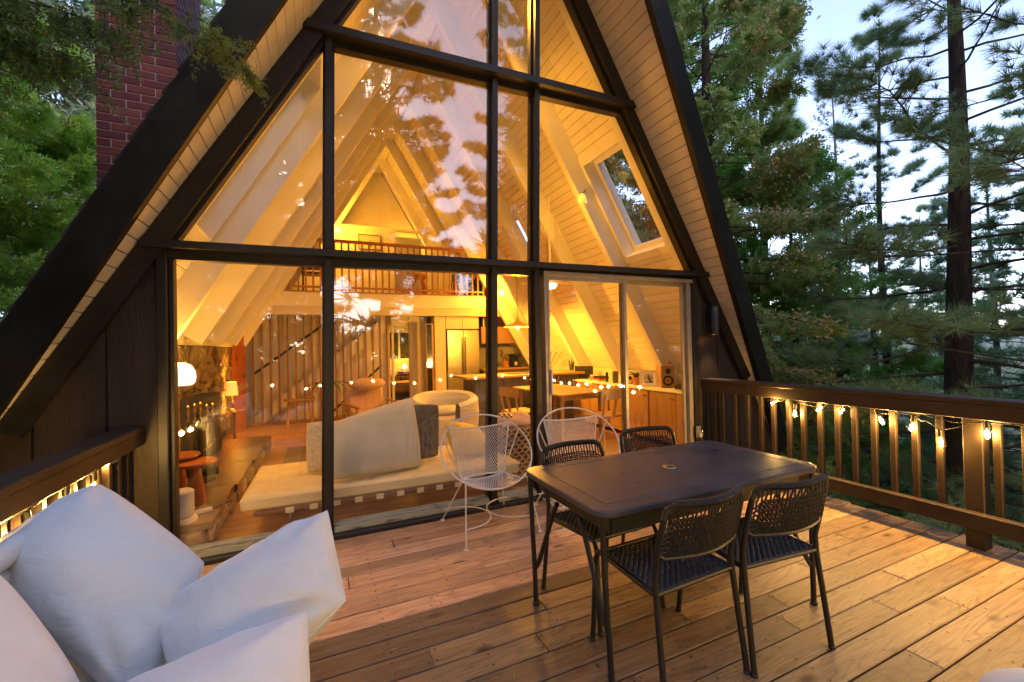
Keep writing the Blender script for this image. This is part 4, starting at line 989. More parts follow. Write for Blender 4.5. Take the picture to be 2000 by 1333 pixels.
t = thing('turntable', 'black record player with a record on the sideboard at the right door jamb', 'turntable', at_side(.42, 2.86)); obj('plinth', bbox((-.16, -.2, .02), (.16, .2, .075), .006), 'ventblack', t); obj('platter', MB().lathe(cyl(.14, .076, .094)), 'paper', t, True); obj('tonearm', MB().tube([(.12, .15, .10), (.08, -.08, .10)], .005), 'chrome', t)
t = thing('framed_photo', 'black and white photo in a wide pale frame leaning beside the speaker', 'picture', at_side(1.20, 2.80), R_(-42)); fm = Matrix.Rotation(R_(-12), 4, 'X')
obj('frame', MB().cbox((-.125, 0, 0), (.125, .018, .03), .002, fm).cbox((-.125, 0, .21), (.125, .018, .24), .002, fm).cbox((-.125, 0, .03), (-.095, .018, .21), .002, fm).cbox((.095, 0, .03), (.125, .018, .21), .002, fm), 'paper', t); obj('mat', MB().box((-.095, .008, .03), (.095, .012, .21), fm), 'white', t); obj('print', MB().box((-.06, .005, .055), (.06, .0075, .185), fm), 'photo', t)
t = thing('potted_succulent', 'spiky green succulent in a terracotta pot on the sideboard', 'plant', at_side(1.50, 2.84)); obj('pot', MB().lathe([(.001, 0), (.05, 0), (.068, .12), (.058, .12), (.05, .10)], n=18), 'terracotta', t, True)
mb = MB()
for i in range(16):
    a = i*2.4; L = .09+.01*(i % 4); e_ = .35+.07*(i % 8); mb.tube([(0, 0, .10), (L*.5*math.cos(a)*math.cos(e_), L*.5*math.sin(a)*math.cos(e_), .10+L*.55), (L*math.cos(a), L*math.sin(a), .11+L*math.sin(e_)*1.2)], [.012, .010, .002], 5)
obj('leaves', mb, 'plantg', t)
t = thing('wine_bottle_vase', 'white bottle with a red stopper behind the framed photo', 'bottle', at_side(1.05, 3.03)); obj('body', MB().lathe([(.001, 0), (.045, 0), (.045, .22), (.02, .29), (.018, .32)], n=16), 'white', t, True); obj('stopper', MB().lathe([(.026, .321), (.03, .345), (.022, .37), (.001, .375)], n=12), 'red', t, True)
t = thing('fabric_speaker', 'grey fabric cylinder speaker on the sideboard near the door mullion', 'speaker', at_side(1.95, 2.80)); obj('body', MB().lathe(cyl(.048, 0, .19, .012)), 'greyfab', t, True)
bookm = ('paper', 'red', 'ventblack', 'paper', 'dryg', 'paper')
for i in range(6): tag(obj('stacked_book', bbox((-.11+.006*(i % 2), -.075, 0), (.11, .075, .028), .003), bookm[i], None, False, (2.86, 2.42+.17*(i // 3)*1.0, zt2+.03*(i % 3)), (0, 0, .2*i)), ('cream book at the bottom of the nearer stack', 'red book in the middle of the nearer stack', 'black book on top of the nearer stack', 'cream book at the bottom of the farther stack', 'tan book in the middle of the farther stack', 'cream book on top of the farther stack')[i]+' on the sideboard', 'book', 'stacked books on the sideboard')
t = thing('small_sculpture', 'small dark figurine beside the book stacks on the sideboard', 'figurine', at_side(2.22, 2.84)); obj('body', MB().lathe([(.03, 0), (.02, .03), (.035, .07), (.02, .11), (.028, .14), (.001, .165)], n=12), 'iron', t, True)
t = thing('monitor', 'dark flat screen standing on the sideboard behind the dining table', 'screen', at_side(2.98, 2.90), R_(-50)); obj('screen', bbox((-.17, 0, .03), (.17, .02, .23), .004), 'ventblack', t); obj('foot', bbox((-.08, -.04, 0), (.08, .06, .03), .004), 'ventblack', t)
t = thing('snake_plant', 'upright snake plant in a grey pot at the far end of the sideboard', 'plant', at_side(3.42, 2.92)); obj('pot', MB().lathe(cyl(.06, 0, .10)), 'steel', t, True); mb = MB()
for i in range(9): a = i*2.4; mb.tube([(.02*math.cos(a), .02*math.sin(a), .08), (.04*math.cos(a), .04*math.sin(a), .25), (.055*math.cos(a), .055*math.sin(a), .30+.03*(i % 4))], [.014, .013, .002], 5)
obj('leaves', mb, 'plantg', t)
# long leaved palm plant behind the mullion
t = thing('potted_palm', 'tall potted plant with long arching dark leaves behind the left mullion', 'plant', (-1.36, 2.9, FLOOR)); obj('pot', MB().lathe([(.001, 0), (.12, 0), (.15, .26), (.13, .26), (.12, .2)], n=20), 'terracotta', t, True); obj('stem', MB().tube([(0, 0, .2), (.01, 0, .85)], .016, 8), 'twig', t); mb = MB()
for i in range(11):
    a = i*2.4+.3; L = random.uniform(.30, .42); pts = []
    for k in range(7): q = k/6; pts.append(Vector((math.cos(a)*L*q, math.sin(a)*L*q, .85+.42*q-.45*q*q)))
    sd_ = Vector((-math.sin(a), math.cos(a), 0)); ws = [.006, .018, .024, .024, .02, .012, .001]
    v = []; 
    for p, w_ in zip(pts, ws): v += [p-sd_*w_, p+Vector((0, 0, -.006)), p+sd_*w_]
    mb.add(v, [(3*k+j, 3*k+j+1, 3*k+4+j, 3*k+3+j) for k in range(6) for j in (0, 1)])
obj('leaves', mb, 'plantg', t)
# ceiling fan with light, globe sconce, hanging ball
t = thing('ceiling_fan', 'white ceiling fan with a glowing light bowl above the dining table', 'fan', (1.66, 1.95, 2.26))
obj('motor', MB().lathe([(.001, .06), (.09, .06), (.10, .14), (.05, .2), (.02, .22)], n=20), 'white', t, True); obj('light_bowl', MB().lathe([(.001, -.03), (.07, -.015), (.10, .03), (.10, .058)], n=20), 'globe', t, True)
for i in range(4): obj('blade', bbox((.10, -.055, .10), (.52, .055, .108), .003), 'white', t, rot=(0, 0, .5+i*PI/2))
obj('downrod', MB().tube([(0, 0, .2), (0, 0, 1.35)], .012), 'white', t); plight('light', (0, 0, -.06), 44, r=.10, parent=t, kind='SPOT', size=R_(150), blend=.5)
t = thing('globe_sconce', 'pair of glowing white globe bulbs on a bracket by the loft edge', 'lamp', (2.30, 5.2, 2.62))
obj('globe', MB().sphere((0, 0, 0), .085), 'globe', t, True); obj('globe', MB().sphere((.17, .0, .03), .06), 'globe', t, True); obj('bracket', MB().tube([(.05, .05, 0), (.2, .1, .02)], .02), 'brass', t); plight('light', (-.35, -.35, -.05), 22, r=.1, parent=t)
t = thing('cord_ball', 'round woven ball hanging from a thin cord in the upper right window', 'ornament', (1.84, 2.35, 3.60)); obj('ball', MB().sphere((0, 0, 0), .055), 'wicker', t, True); obj('cord', MB().tube([(0, 0, -1.1), (0, 0, 1.2)], .0035, 5), 'ventblack', t)
t = thing('wall_uplight', 'cream metal pendant lamp reflected as a glow near the right skylight', 'lamp', (.9, 1.6, 3.05)) if False else None
# more lamps whose glow fills the room
t = thing('beam_spotlight', 'small cream spotlight clamped to the near right rafter', 'lamp', (1.62, 1.02, 3.28)); obj('shade', MB().lathe([(.06, -.05), (.045, .03), (.02, .06), (.001, .065)], n=16, caps=False), 'shade', t, True); obj('clamp', MB().tube([(0, 0, .06), (.06, 0, .12)], .01), 'brass', t); plight('light', (-.45, 0, -.40), 9.9*1, r=.15, parent=t)

t = thing('ridge_fill_lamp', 'added cream pendant lamp under the ridge, out of view, filling the room with light', 'lamp', (.05, .72, 5.42))  # added lamp above the view, fills the room with light
obj('shade', MB().lathe([(.20, -.02), (.17, .06), (.08, .12), (.02, .16), (.001, .165)], n=24, caps=False), 'yellow', t, True); obj('bulb', MB().sphere((0, 0, .0), .05), 'lens', t, True); obj('cord', MB().tube([(0, 0, .16), (0, 0, 1.05)], .004, 6), 'ventblack', t)
plight('light', (0, 0, -.10), 120, r=.12, parent=t, kind='SPOT', size=R_(125), blend=.6)

t = thing('upstairs_lamp', 'round white lamp glowing in the room behind the open loft door', 'lamp', (.80, 8.25, 3.95))
obj('globe', MB().sphere((0, 0, 0), .09), 'globe', t, True); obj('bracket', MB().tube([(0, 0, 0), (0, .14, 0)], .02), 'brass', t); plight('light', (-.1, -.2, .1), 11, r=.08, parent=t)
# ================================================================== DECK
deck = tag(obj('deck', MB().box((-2.62, -4.7, -.30), (2.50, -.04, -.14)), 'ventblack'), kind='structure')  # black underlay: the shade in the plank gaps is put into its colour
pc = {}
PW, PG = .1325, .0072
DX0, DX1 = -2.64, 2.655
rows = int(4.72/(PW+PG))
breaks = {0: [-.4], 1: [.62, -1.9], 2: [-1.02, 1.6], 3: [.50, -2.0], 4: [1.2], 5: [-1.35, .1, 1.9], 6: [-.55, 1.4], 7: [.9, -1.9], 8: [-.93, 1.9], 9: [.05, -2.1, 1.3], 10: [-.40, 1.75], 11: [-1.05, .9], 12: [-.55, .55, 1.9], 13: [-1.5, .2, 1.25], 14: [-.9, .75], 15: [-.3, .62, 1.6], 16: [-1.4, 1.2], 17: [.1, 1.55], 18: [-.8, .9], 19: [.5, -1.6]}
nails = MB()
for r_i in range(rows):
    y1 = -r_i*(PW+PG)-.001; y0 = y1-PW
    bs = sorted(breaks.get(r_i, [random.uniform(-2, 0), random.uniform(.3, 2.2)]))
    xs = [DX0+random.uniform(-.015, .01)]+bs+[DX1+random.uniform(-.018, .014)]
    for a, b in zip(xs[:-1], xs[1:]):
        L = round(b-a-.003, 2)
        if r_i < 9: mat = 'deck1'
        else: mat = 'deck2' if (a+b)/2 < .55 else 'deck3'  # right-hand old boards paler: the lamp glow on them is put into the colour
        if r_i >= 9 and random.random() < .15: mat = 'deck1' if mat == 'deck3' else 'deck3'
        k = (L, mat, r_i % 2)
        if k not in pc:
            c = .004; mb = MB().cbox((0, 0, -.038), (L, PW, 0), c); pc[k] = mkmesh('plank', mb, mat)
        link('plank', pc[k], deck, (a+.0015, y0, random.uniform(-.0012, .0012)), (0, 0, random.uniform(-.0006, .0006)))
        for x in [a+.02]+list(np.arange(math.ceil((a+.1)/.406)*.406, b-.1, .406))+[b-.02]:
            for yy in (y0+.03, y1-.03):
                nails.lathe([(.0056, .0016), (.0001, .0014)], (x+random.uniform(-.006, .006), yy, 0), 6, False)
tag(obj('nail_heads', nails, 'iron', deck), kind='stuff')

# ================================================================== RAILINGS
def post(name, par, x, y, z0, z1, w=.089, mat='railpaint'):
    obj(name, bbox((x-w/2, y-w/2, z0), (x+w/2, y+w/2, z1), .005), mat, par)
BAL = mkmesh('baluster', bbox((-.019, -.019, 0), (.019, .019, .80), .003), 'railpaint')
RX = 2.39
rr = thing('right_railing', 'brown painted deck railing on the right with string lights tucked under its cap', 'railing', (0, 0, 0))
obj('cap', bbox((RX-.0, -4.75, .966), (RX+.165, -.075, 1.004), .006), 'railpaint', rr)
obj('cap_apron', bbox((RX+.006, -4.75, .868), (RX+.020, -.075, .9655), .003), 'railpaint', rr)
obj('bottom_rail', bbox((RX+.002, -4.75, .142), (RX+.064, -.05, .250), .005), 'railpaint', rr)
for y in (-2.235, -4.1): post('post', rr, RX+.112, y, .001, .9655, .098)
for y in (-.17, -.27, -.368, -.514, -.652, -.793, -.916, -1.06, -1.187, -1.327, -1.461, -1.584, -1.715, -1.835, -1.964, -2.098, -2.373, -2.495, -2.62, -2.75, -2.875, -3.0, -3.125, -3.25, -3.375, -3.5, -3.625, -3.75, -3.875, -3.99, -4.25, -4.4, -4.55):
    link('baluster', BAL, rr, (RX+.086, -3.5747+(y+3.5747)*1.022, .165+random.uniform(-.004, .004)))
obj('back_rail', bbox((RX+.082, -4.75, .150), (RX+.118, -.05, .20), .004), 'railpaint', rr) if False else None
LX = -2.53
lr = thing('left_railing', 'brown painted deck railing on the left behind the white outdoor sofa', 'railing', (0, 0, 0))
obj('cap', bbox((LX-.135, -4.75, .912), (LX+.004, -.04, .950), .006), 'railpaint', lr)
obj('cap_apron', bbox((LX-.016, -4.75, .828), (LX-.002, -.04, .9115), .003), 'railpaint', lr)
obj('bottom_rail', bbox((LX-.056, -4.75, .142), (LX-.002, -.04, .250), .005), 'railpaint', lr)
y = -.11
while y > -4.7:
    link('baluster', BAL, lr, (LX-.078, y, .125)); y -= .132
post('post', lr, LX-.088, -2.0, .001, .9110); post('post', lr, LX-.088, -4.1, .001, .9110)
fr_ = thing('front_railing', 'brown deck railing at the open edge of the deck facing the cabin', 'railing', (0, 0, 0))
obj('cap', bbox((-2.54, -4.90, .966), (2.54, -4.76, 1.004), .006), 'railpaint', fr_); obj('bottom_rail', bbox((-2.52, -4.80, .142), (2.5, -4.762, .250), .005), 'railpaint', fr_)
x = -2.4
while x < 2.4: link('baluster', BAL, fr_, (x, -4.82, .165)); x += .132

# string lights
BULB = mkmesh('bulb_glass', MB().lathe([(.012, 0), (.014, -.012), (.020, -.030), (.0255, -.052), (.024, -.068), (.014, -.082), (.004, -.087), (.001, -.0875)], n=14, caps=False), 'bulbglass', True)
SOCK = mkmesh('socket', MB().lathe([(.001, .042), (.013, .040), (.0145, .02), (.0145, -.004), (.001, -.005)], n=12), 'ventblack', True)
FIL = mkmesh('filament', MB().lathe([(.001, -.014), (.004, -.018), (.0062, -.035), (.006, -.050), (.001, -.056)], n=8), 'filament', True)
def string_lights(name, label, pts, cable, bulbs, P, sag=.02):
    t = thing(name, label, 'string lights', (0, 0, 0))
    obj('cable', MB().tube(cable, .0035, 6), 'ventblack', t, True)
    for (x, y, z, tx, ty, pw) in bulbs:
        b = bpy.data.objects.new('bulb', None); COL.objects.link(b); b.parent = t; b.location = (x, y, z+.052); b.rotation_euler = (tx, ty, 0)
        link('socket', SOCK, b); link('glass', BULB, b); link('filament', FIL, b)
        if pw: plight('light', (0, 0, -.05), pw, (1, .60, .17), .02, b)
    return t
def cable_pts(bul, x, zt, z_end, n=6):
    out = []; bul = sorted(bul, key=lambda b: -b[1])
    prev = None
    for b in bul:
        q = (b[0], b[1], b[2]+.092)
        if prev:
            for i in range(1, n):
                s_ = i/n; out.append((x+random.uniform(-.004, .004), prev[1]+(q[1]-prev[1])*s_, prev[2]+(q[2]-prev[2])*s_+.012*math.sin(PI*s_)*random.choice((1, -.6, 1))))
        out.append(q); prev = q
    return out
P_B = 5.6
bR = []
for y_, f_, tx, ty in ((-.98, .824, .25, 1.15), (-1.133, .766, 0, .1), (-1.368, .823, .75, .2), (-1.525, .823, .6, -.2), (-1.757, .799, -.35, 0), (-1.962, .781, .2, 0), (-2.107, .703, -.1, 0), (-2.335, .800, 0, 0)):
    bR.append((2.430, -3.5747+(y_+3.5747)*1.0176, 1.4165-(1.4165-f_)*1.0176-.017, tx, ty, P_B))
y = -2.55
while y > -4.5: bR.append((2.430, y, .755+random.uniform(-.03, .01), random.uniform(-.2, .2), 0, P_B*1.15)); y -= .27
string_lights('right_string_lights', 'warm lit string of teardrop bulbs hanging under the right railing cap', None, [(2.432, -.80, .855)]+cable_pts(bR, 2.432, 0, 0), bR, P_B)
obj('second_cable', MB().tube([(2.426, -.82, .84)]+[(2.424+.006*math.sin(i*1.7), -.95-.15*i, .845+.018*math.sin(i*2.1)) for i in range(24)], .003, 6), 'ventblack', [o for o in bpy.data.objects if o.name == 'right_string_lights'][0])
bL = [(-2.566, -.426, .812, .5, 1.1, P_B*.8), (-2.566, -.647, .772, 0, 0, P_B*.8), (-2.566, -.917, .780, 0, 0, P_B*.8), (-2.566, -1.213, .762, .1, 0, P_B*.8)]
bL = [(a, b, c-.052+.0, d, e, f) for a, b, c, d, e, f in bL]
y = -1.5
while y > -4.4: bL.append((-2.566, y, .71, 0, 0, P_B*.6)); y -= .30
string_lights('left_string_lights', 'warm lit string of teardrop bulbs between the left railing and the sofa', None, [(-2.556, -.15, .835), (-2.556, -.3, .82)]+cable_pts(bL, -2.560, 0, 0), bL, P_B)
bF = []
x = -2.2
while x < 2.3: bF.append((x, -4.74, .80+random.uniform(-.07, .05), random.uniform(-.3, .3), 0, P_B*1.1)); x += random.choice((.22, .30, .38, .52))
t = thing('front_string_lights', 'warm lit string of bulbs along the front railing mirrored in the glass wall', 'string lights', (0, 0, 0))
obj('cable', MB().tube([(b[0], b[1], b[2]+.09) for b in bF], .0035, 6), 'ventblack', t, True)
for (x, y, z, a, b_, pw) in bF:
    b = bpy.data.objects.new('bulb', None); COL.objects.link(b); b.parent = t; b.location = (x, y, z+.052)
    link('socket', SOCK, b); link('glass', BULB, b); link('filament', FIL, b)
    plight('light', (0, 0, -.05), pw, (1, .60, .17), .02, b)

# wall sconce, outlet cover, door mat
t = thing('wall_sconce', 'black cylinder sconce lighting the dark siding right of the sliding door', 'lamp', (2.56, -.03, 1.49))
obj('backplate', bbox((-.055, -.02, .06), (.055, 0, .31), .004), 'ventblack', t); obj('arm', bbox((-.02, -.07, .15), (.02, -.02, .21), .003), 'ventblack', t)
obj('cylinder', MB().lathe([(.050, 0), (.050, .31), (.046, .315), (.001, .315)], n=24, caps=False), 'ventblack', t, True, loc=(0, -.11, 0)); obj('inner_sleeve', MB().lathe([(.0495, .0), (.0465, .0), (.0465, .30)], n=24, caps=False), 'brass', t, True, loc=(0, -.11, 0))
obj('lens', MB().lathe([(.001, .10), (.044, .10)], n=16, caps=False), 'lens', t, loc=(0, -.11, 0))
plight('light', (0, -.11, .085), 13, (1, .62, .28), .015, t, 'SPOT', R_(82), .35, rot=(R_(-20), 0, 0))
t = thing('outlet_cover', 'clear bubble outlet cover on the dark siding behind the table', 'outlet cover', (2.33, -.08, .33))
obj('housing', MB().grid(lambda u, v: ((u-.5)*.10*(1-.12*abs(2*v-1)), -.015-.07*(math.sin(PI*u)*math.sin(PI*v))**.35, .17*v), 14, 14), 'clearplastic', t, True); obj('socket_plate', bbox((-.035, -.012, .02), (.035, 0, .15), .003), 'alum', t)
obj('plug', bbox((-.015, -.045, .03), (.018, -.012, .08), .006), 'whiteplastic', t); obj('cord', MB().tube([(0, -.03, .03), (0, -.04, -.06), (.03, -.03, -.30)], .005, 6), 'ventblack', t)
t = thing('door_mat', 'pale open-weave door mat lying at the sliding door', 'mat', (.74, -.24, .003))
mb = MB()
for i in range(15): mb.box((-.38+.053*i, -.14, 0), (-.365+.053*i, .14, .012))
for j in range(6): mb.box((-.385, -.14+.053*j, .0121), (.38, -.125+.053*j, .018))
tag(obj('lattice', mb, 'rubber', t), kind='stuff'); obj('edge', MB().cbox((-.40, -.155, 0), (.395, -.141, .02), .003).cbox((-.40, .141, 0), (.395, .155, .02), .003).cbox((-.40, -.14, 0), (-.386, .14, .02), .003).cbox((.381, -.14, 0), (.395, .14, .02), .003), 'rubber', t)

# ================================================================== OUTDOOR TABLE
t = thing('outdoor_table', 'dark metal rectangular patio table with rounded corners and an umbrella hole', 'table', (.225, -1.80, 0), R_(0))
W, D, R0 = 1.44, .735, .085
def rrect(W, D, r, n=14):
    out = []
    for cx_, cy_, a in ((W/2-r, D/2-r, 0), (-W/2+r, D/2-r, 90), (-W/2+r, -D/2+r, 180), (W/2-r, -D/2+r, 270)):
        for i in range(n+1): q = R_(a+90*i/n); out.append((cx_+r*math.cos(q), cy_+r*math.sin(q)))
    return out
def ringloft(levels):
    mb = MB(); n = None; v = []
    for (w, d, r, z) in levels:
        p = rrect(w, d, r); n = len(p); v += [(x, y, z) for x, y in p]
    f = [(l*n+i, l*n+(i+1) % n, (l+1)*n+(i+1) % n, (l+1)*n+i) for l in range(len(levels)-1) for i in range(n)]
    return mb.add(v, f+[tuple(range(n))[::-1], tuple((len(levels)-1)*n+i for i in range(n))])
top = ringloft([(W-.012, D-.012, R0-.006, .712), (W, D, R0, .718), (W, D, R0, .734), (W-.008, D-.008, R0-.004, .7395), (W-.02, D-.02, R0-.01, .7405), (W-.150, D-.150, .02, .7415), (W-.156, D-.156, .018, .7392), (W-.164, D-.164, .016, .7392), (W-.170, D-.170, .015, .7412)])
tt = obj('tabletop', top, 'tabletop', t, False)
obj('grommet', MB().lathe([(.018, .7405), (.020, .7445), (.036, .7445), (.040, .7418)], n=28, caps=False), 'chrome', tt, True); obj('hole', MB().lathe([(.001, .7425), (.019, .7425)], n=20, caps=False), 'ventblack', tt)
obj('stain', MB().lathe([(.001, .7422), (.026, .7422)], n=20, caps=False), 'ventblack', tt, loc=(.50, .14, 0))
lf_ = MB()
for i in range(26):
    x, y, a, L = random.uniform(-.55, .6), random.uniform(-.3, .28), random.uniform(0, 6), random.uniform(.006, .03)
    lf_.tube([(x, y, .743), (x+L*math.cos(a), y+L*math.sin(a), .7435)], .0011, 4)
tag(obj('fallen_needles', lf_, 'twig', t), kind='stuff')
ap = MB()
for s_ in (-1, 1): ap.cbox((-W/2+.10, s_*(D/2-.075)-.008, .615), (W/2-.10, s_*(D/2-.075)+.008, .700), .003)
for s_ in (-1, 1): ap.cbox((s_*(W/2-.10)-.008, -D/2+.075, .615), (s_*(W/2-.10)+.008, D/2-.075, .700), .003)
obj('apron', ap, 'blackmetal', t)
for sx_ in (-1, 1):
    for sy_ in (-1, 1):
        x = sx_*(W/2-.07); y = sy_*(D/2-.055)
        obj('leg', MB().tube([(x+sx_*.038, y+sy_*.012, .712), (x+sx_*.024, y+sy_*.012, .30), (x+sx_*.018, y+sy_*.015, .20), (x+sx_*.012, y+sy_*.02, 0)], .0135, 10), 'blackmetal', t, True)
        obj('brace', MB().tube([(x, sy_*.10, .62), (x, sy_*.13, .58), (x+sx_*.008, y*.92, .26), (x+sx_*.01, y+sy_*.012, .205)], .0125, 10), 'blackmetal', t, True)
        obj('foot', MB().lathe(cyl(.018, 0, .018)), 'ventblack', t, True, loc=(x+sx_*.012, y+sy_*.02, 0))

# ================================================================== ROPE CHAIRS (built facing +y, back at -y)
def rope_chair(label, loc, rz):
    t = thing('rope_chair', label, 'chair', loc, rz, 'black woven rope chairs round the patio table')
    w = .235; fr = MB()
    for s_ in (-1, 1):
        # rear leg runs up into the back frame
        fr.tube([(s_*.235, -.265, .0), (s_*.222, -.215, .42), (s_*.222, -.21, .50), (s_*.228, -.235, .62), (s_*.222, -.265, .74)], .0125, 10)
        fr.tube([(s_*.215, .215, 0), (s_*.212, .205, .10), (s_*.205, .19, .395), (s_*.204, .17, .432), (s_*.206, .13, .440), (s_*.222, -.215, .430)], .0125, 10)
    bt = [(-.222, -.265, .74), (-.212, -.272, .775), (-.185, -.285, .795)]+[(-.15+.03*i, -.285-.045*math.sin(PI*(i+1.2)/12.4), .797) for i in range(11)]+[(.185, -.285, .795), (.212, -.272, .775), (.222, -.265, .74)]
    fr.tube(bt, .0125, 10)
    lowb = [(-.226, -.228, .595)]+[(-.20+.04*i, -.232-.05*math.sin(PI*(i+.5)/11), .578) for i in range(11)]+[(.226, -.228, .595)]
    fr.tube(lowb, .010, 8)
    fr.tube([(-.204, .165, .434), (.204, .165, .434)], .0115, 8).tube([(-.222, -.212, .430), (.222, -.212, .430)], .0115, 8)
    obj('frame', fr, 'blackmetal', t, True)
    # wrapped cord round the top bar
    wr = MB(); 
    P = [Vector(p) for p in bt[1:-1]]; tot = []; 
    for a, b in zip(P[:-1], P[1:]):
        n = max(1, int((b-a).length/.0062))
        for i in range(n): tot.append((a.lerp(b, i/n), (b-a).normalized()))
    for p, d in tot:
        a = d.cross(Vector((0, 0, 1))).normalized(); b = d.cross(a); ring = [p+(a*math.cos(q*PI/4)+b*math.sin(q*PI/4))*.0152+d*(.0006*q) for q in range(8)]
        v = [r_-d*.0022 for r_ in ring]+[p+(r_-p)*1.12 for r_ in ring]+[r_+d*.0022 for r_ in ring]
        wr.add(v, [(k, (k+1) % 8, 8+(k+1) % 8, 8+k) for k in range(8)]+[(8+k, 8+(k+1) % 8, 16+(k+1) % 8, 16+k) for k in range(8)])
    tag(obj('cord_wrap', wr, 'ropedark', t), kind='stuff')
    # woven back panel
    def bp(u, v):   # u across, v up
        x = -.205+.41*u; zt_ = .775-.02*(2*u-1)**8; z0_ = .585
        z = z0_+(zt_-z0_)*v; y = -.236-.048*math.sin(PI*u)-.045*v
        return Vector((x, y, z))
    ve = MB()
    NV = 23
    for i in range(NV+1):
        u = i/NV; ve.tube([bp(u, k/6)+Vector((0, .003*(1 if (i+k) % 2 else -1), 0)) for k in range(7)]+[bp(u, 1.09)], .0042, 5)
    tag(obj('back_cords', ve, 'rope', t), kind='stuff')
    ho = MB(); NH = 15
    for j in range(NH):
        v_ = .05+.77*j/(NH-1); pts = [bp(u_, v_)+Vector((0, .0052*(1 if (k+j) % 2 else -1), 0)) for k, u_ in enumerate([(.035+.93*q/46) for q in range(47)])]
        ho.tube(pts, .0040, 5)
    for j in range(6):
        v_ = .1+.13*j
        for a, b in ((0, .035), (.965, 1.0)): ho.tube([bp(a-.05 if a == 0 else a, v_), bp(b if a == 0 else b+.05, v_)], .0040, 5)
    tag(obj('back_weave', ho, 'ropedark', t), kind='stuff')
    # woven seat
    def sp_(u, v):
        y = -.208+.372*v; x = (-.219+.438*u)*(1-.07*v); return Vector((x, y, .437-.018*math.sin(PI*u)*math.sin(PI*v)**.6))
    se = MB(); N1, N2 = 27, 24
    for i in range(N1+1):
        u = i/N1; se.tube([sp_(u, k/N2)+Vector((0, 0, .0034*(1 if (i+k) % 2 else -1))) for k in range(N2+1)], .0038, 4)
    for j in range(N2+1):
        v_ = j/N2; se.tube([sp_(k/N1, v_)+Vector((0, 0, -.0034*(1 if (j+k) % 2 else -1))) for k in range(N1+1)], .0046, 4)
    tag(obj('seat_weave', se, 'rope', t), kind='stuff')
    for s_, y in ((-1, -.265), (1, -.265), (-1, .215), (1, .215)): obj('foot', MB().lathe(cyl(.0155, 0, .014)), 'ventblack', t, True, loc=(s_*(.235 if y < 0 else .215), y, 0))
    return t
rc = rope_chair('black woven rope chair on the near side of the table, left of the near pair', (-.105, -2.045, 0), R_(2))
dup(rc, (.405, -2.085, 0), R_(-5), 'black woven rope chair at the near right corner of the table')
dup(rc, (-.075, -1.60, 0), R_(184), 'black woven rope chair across the table in front of the white hoop chair')
dup(rc, (.59, -1.47, 0), R_(176), 'black woven rope chair across the table in front of the oak sideboard doors')

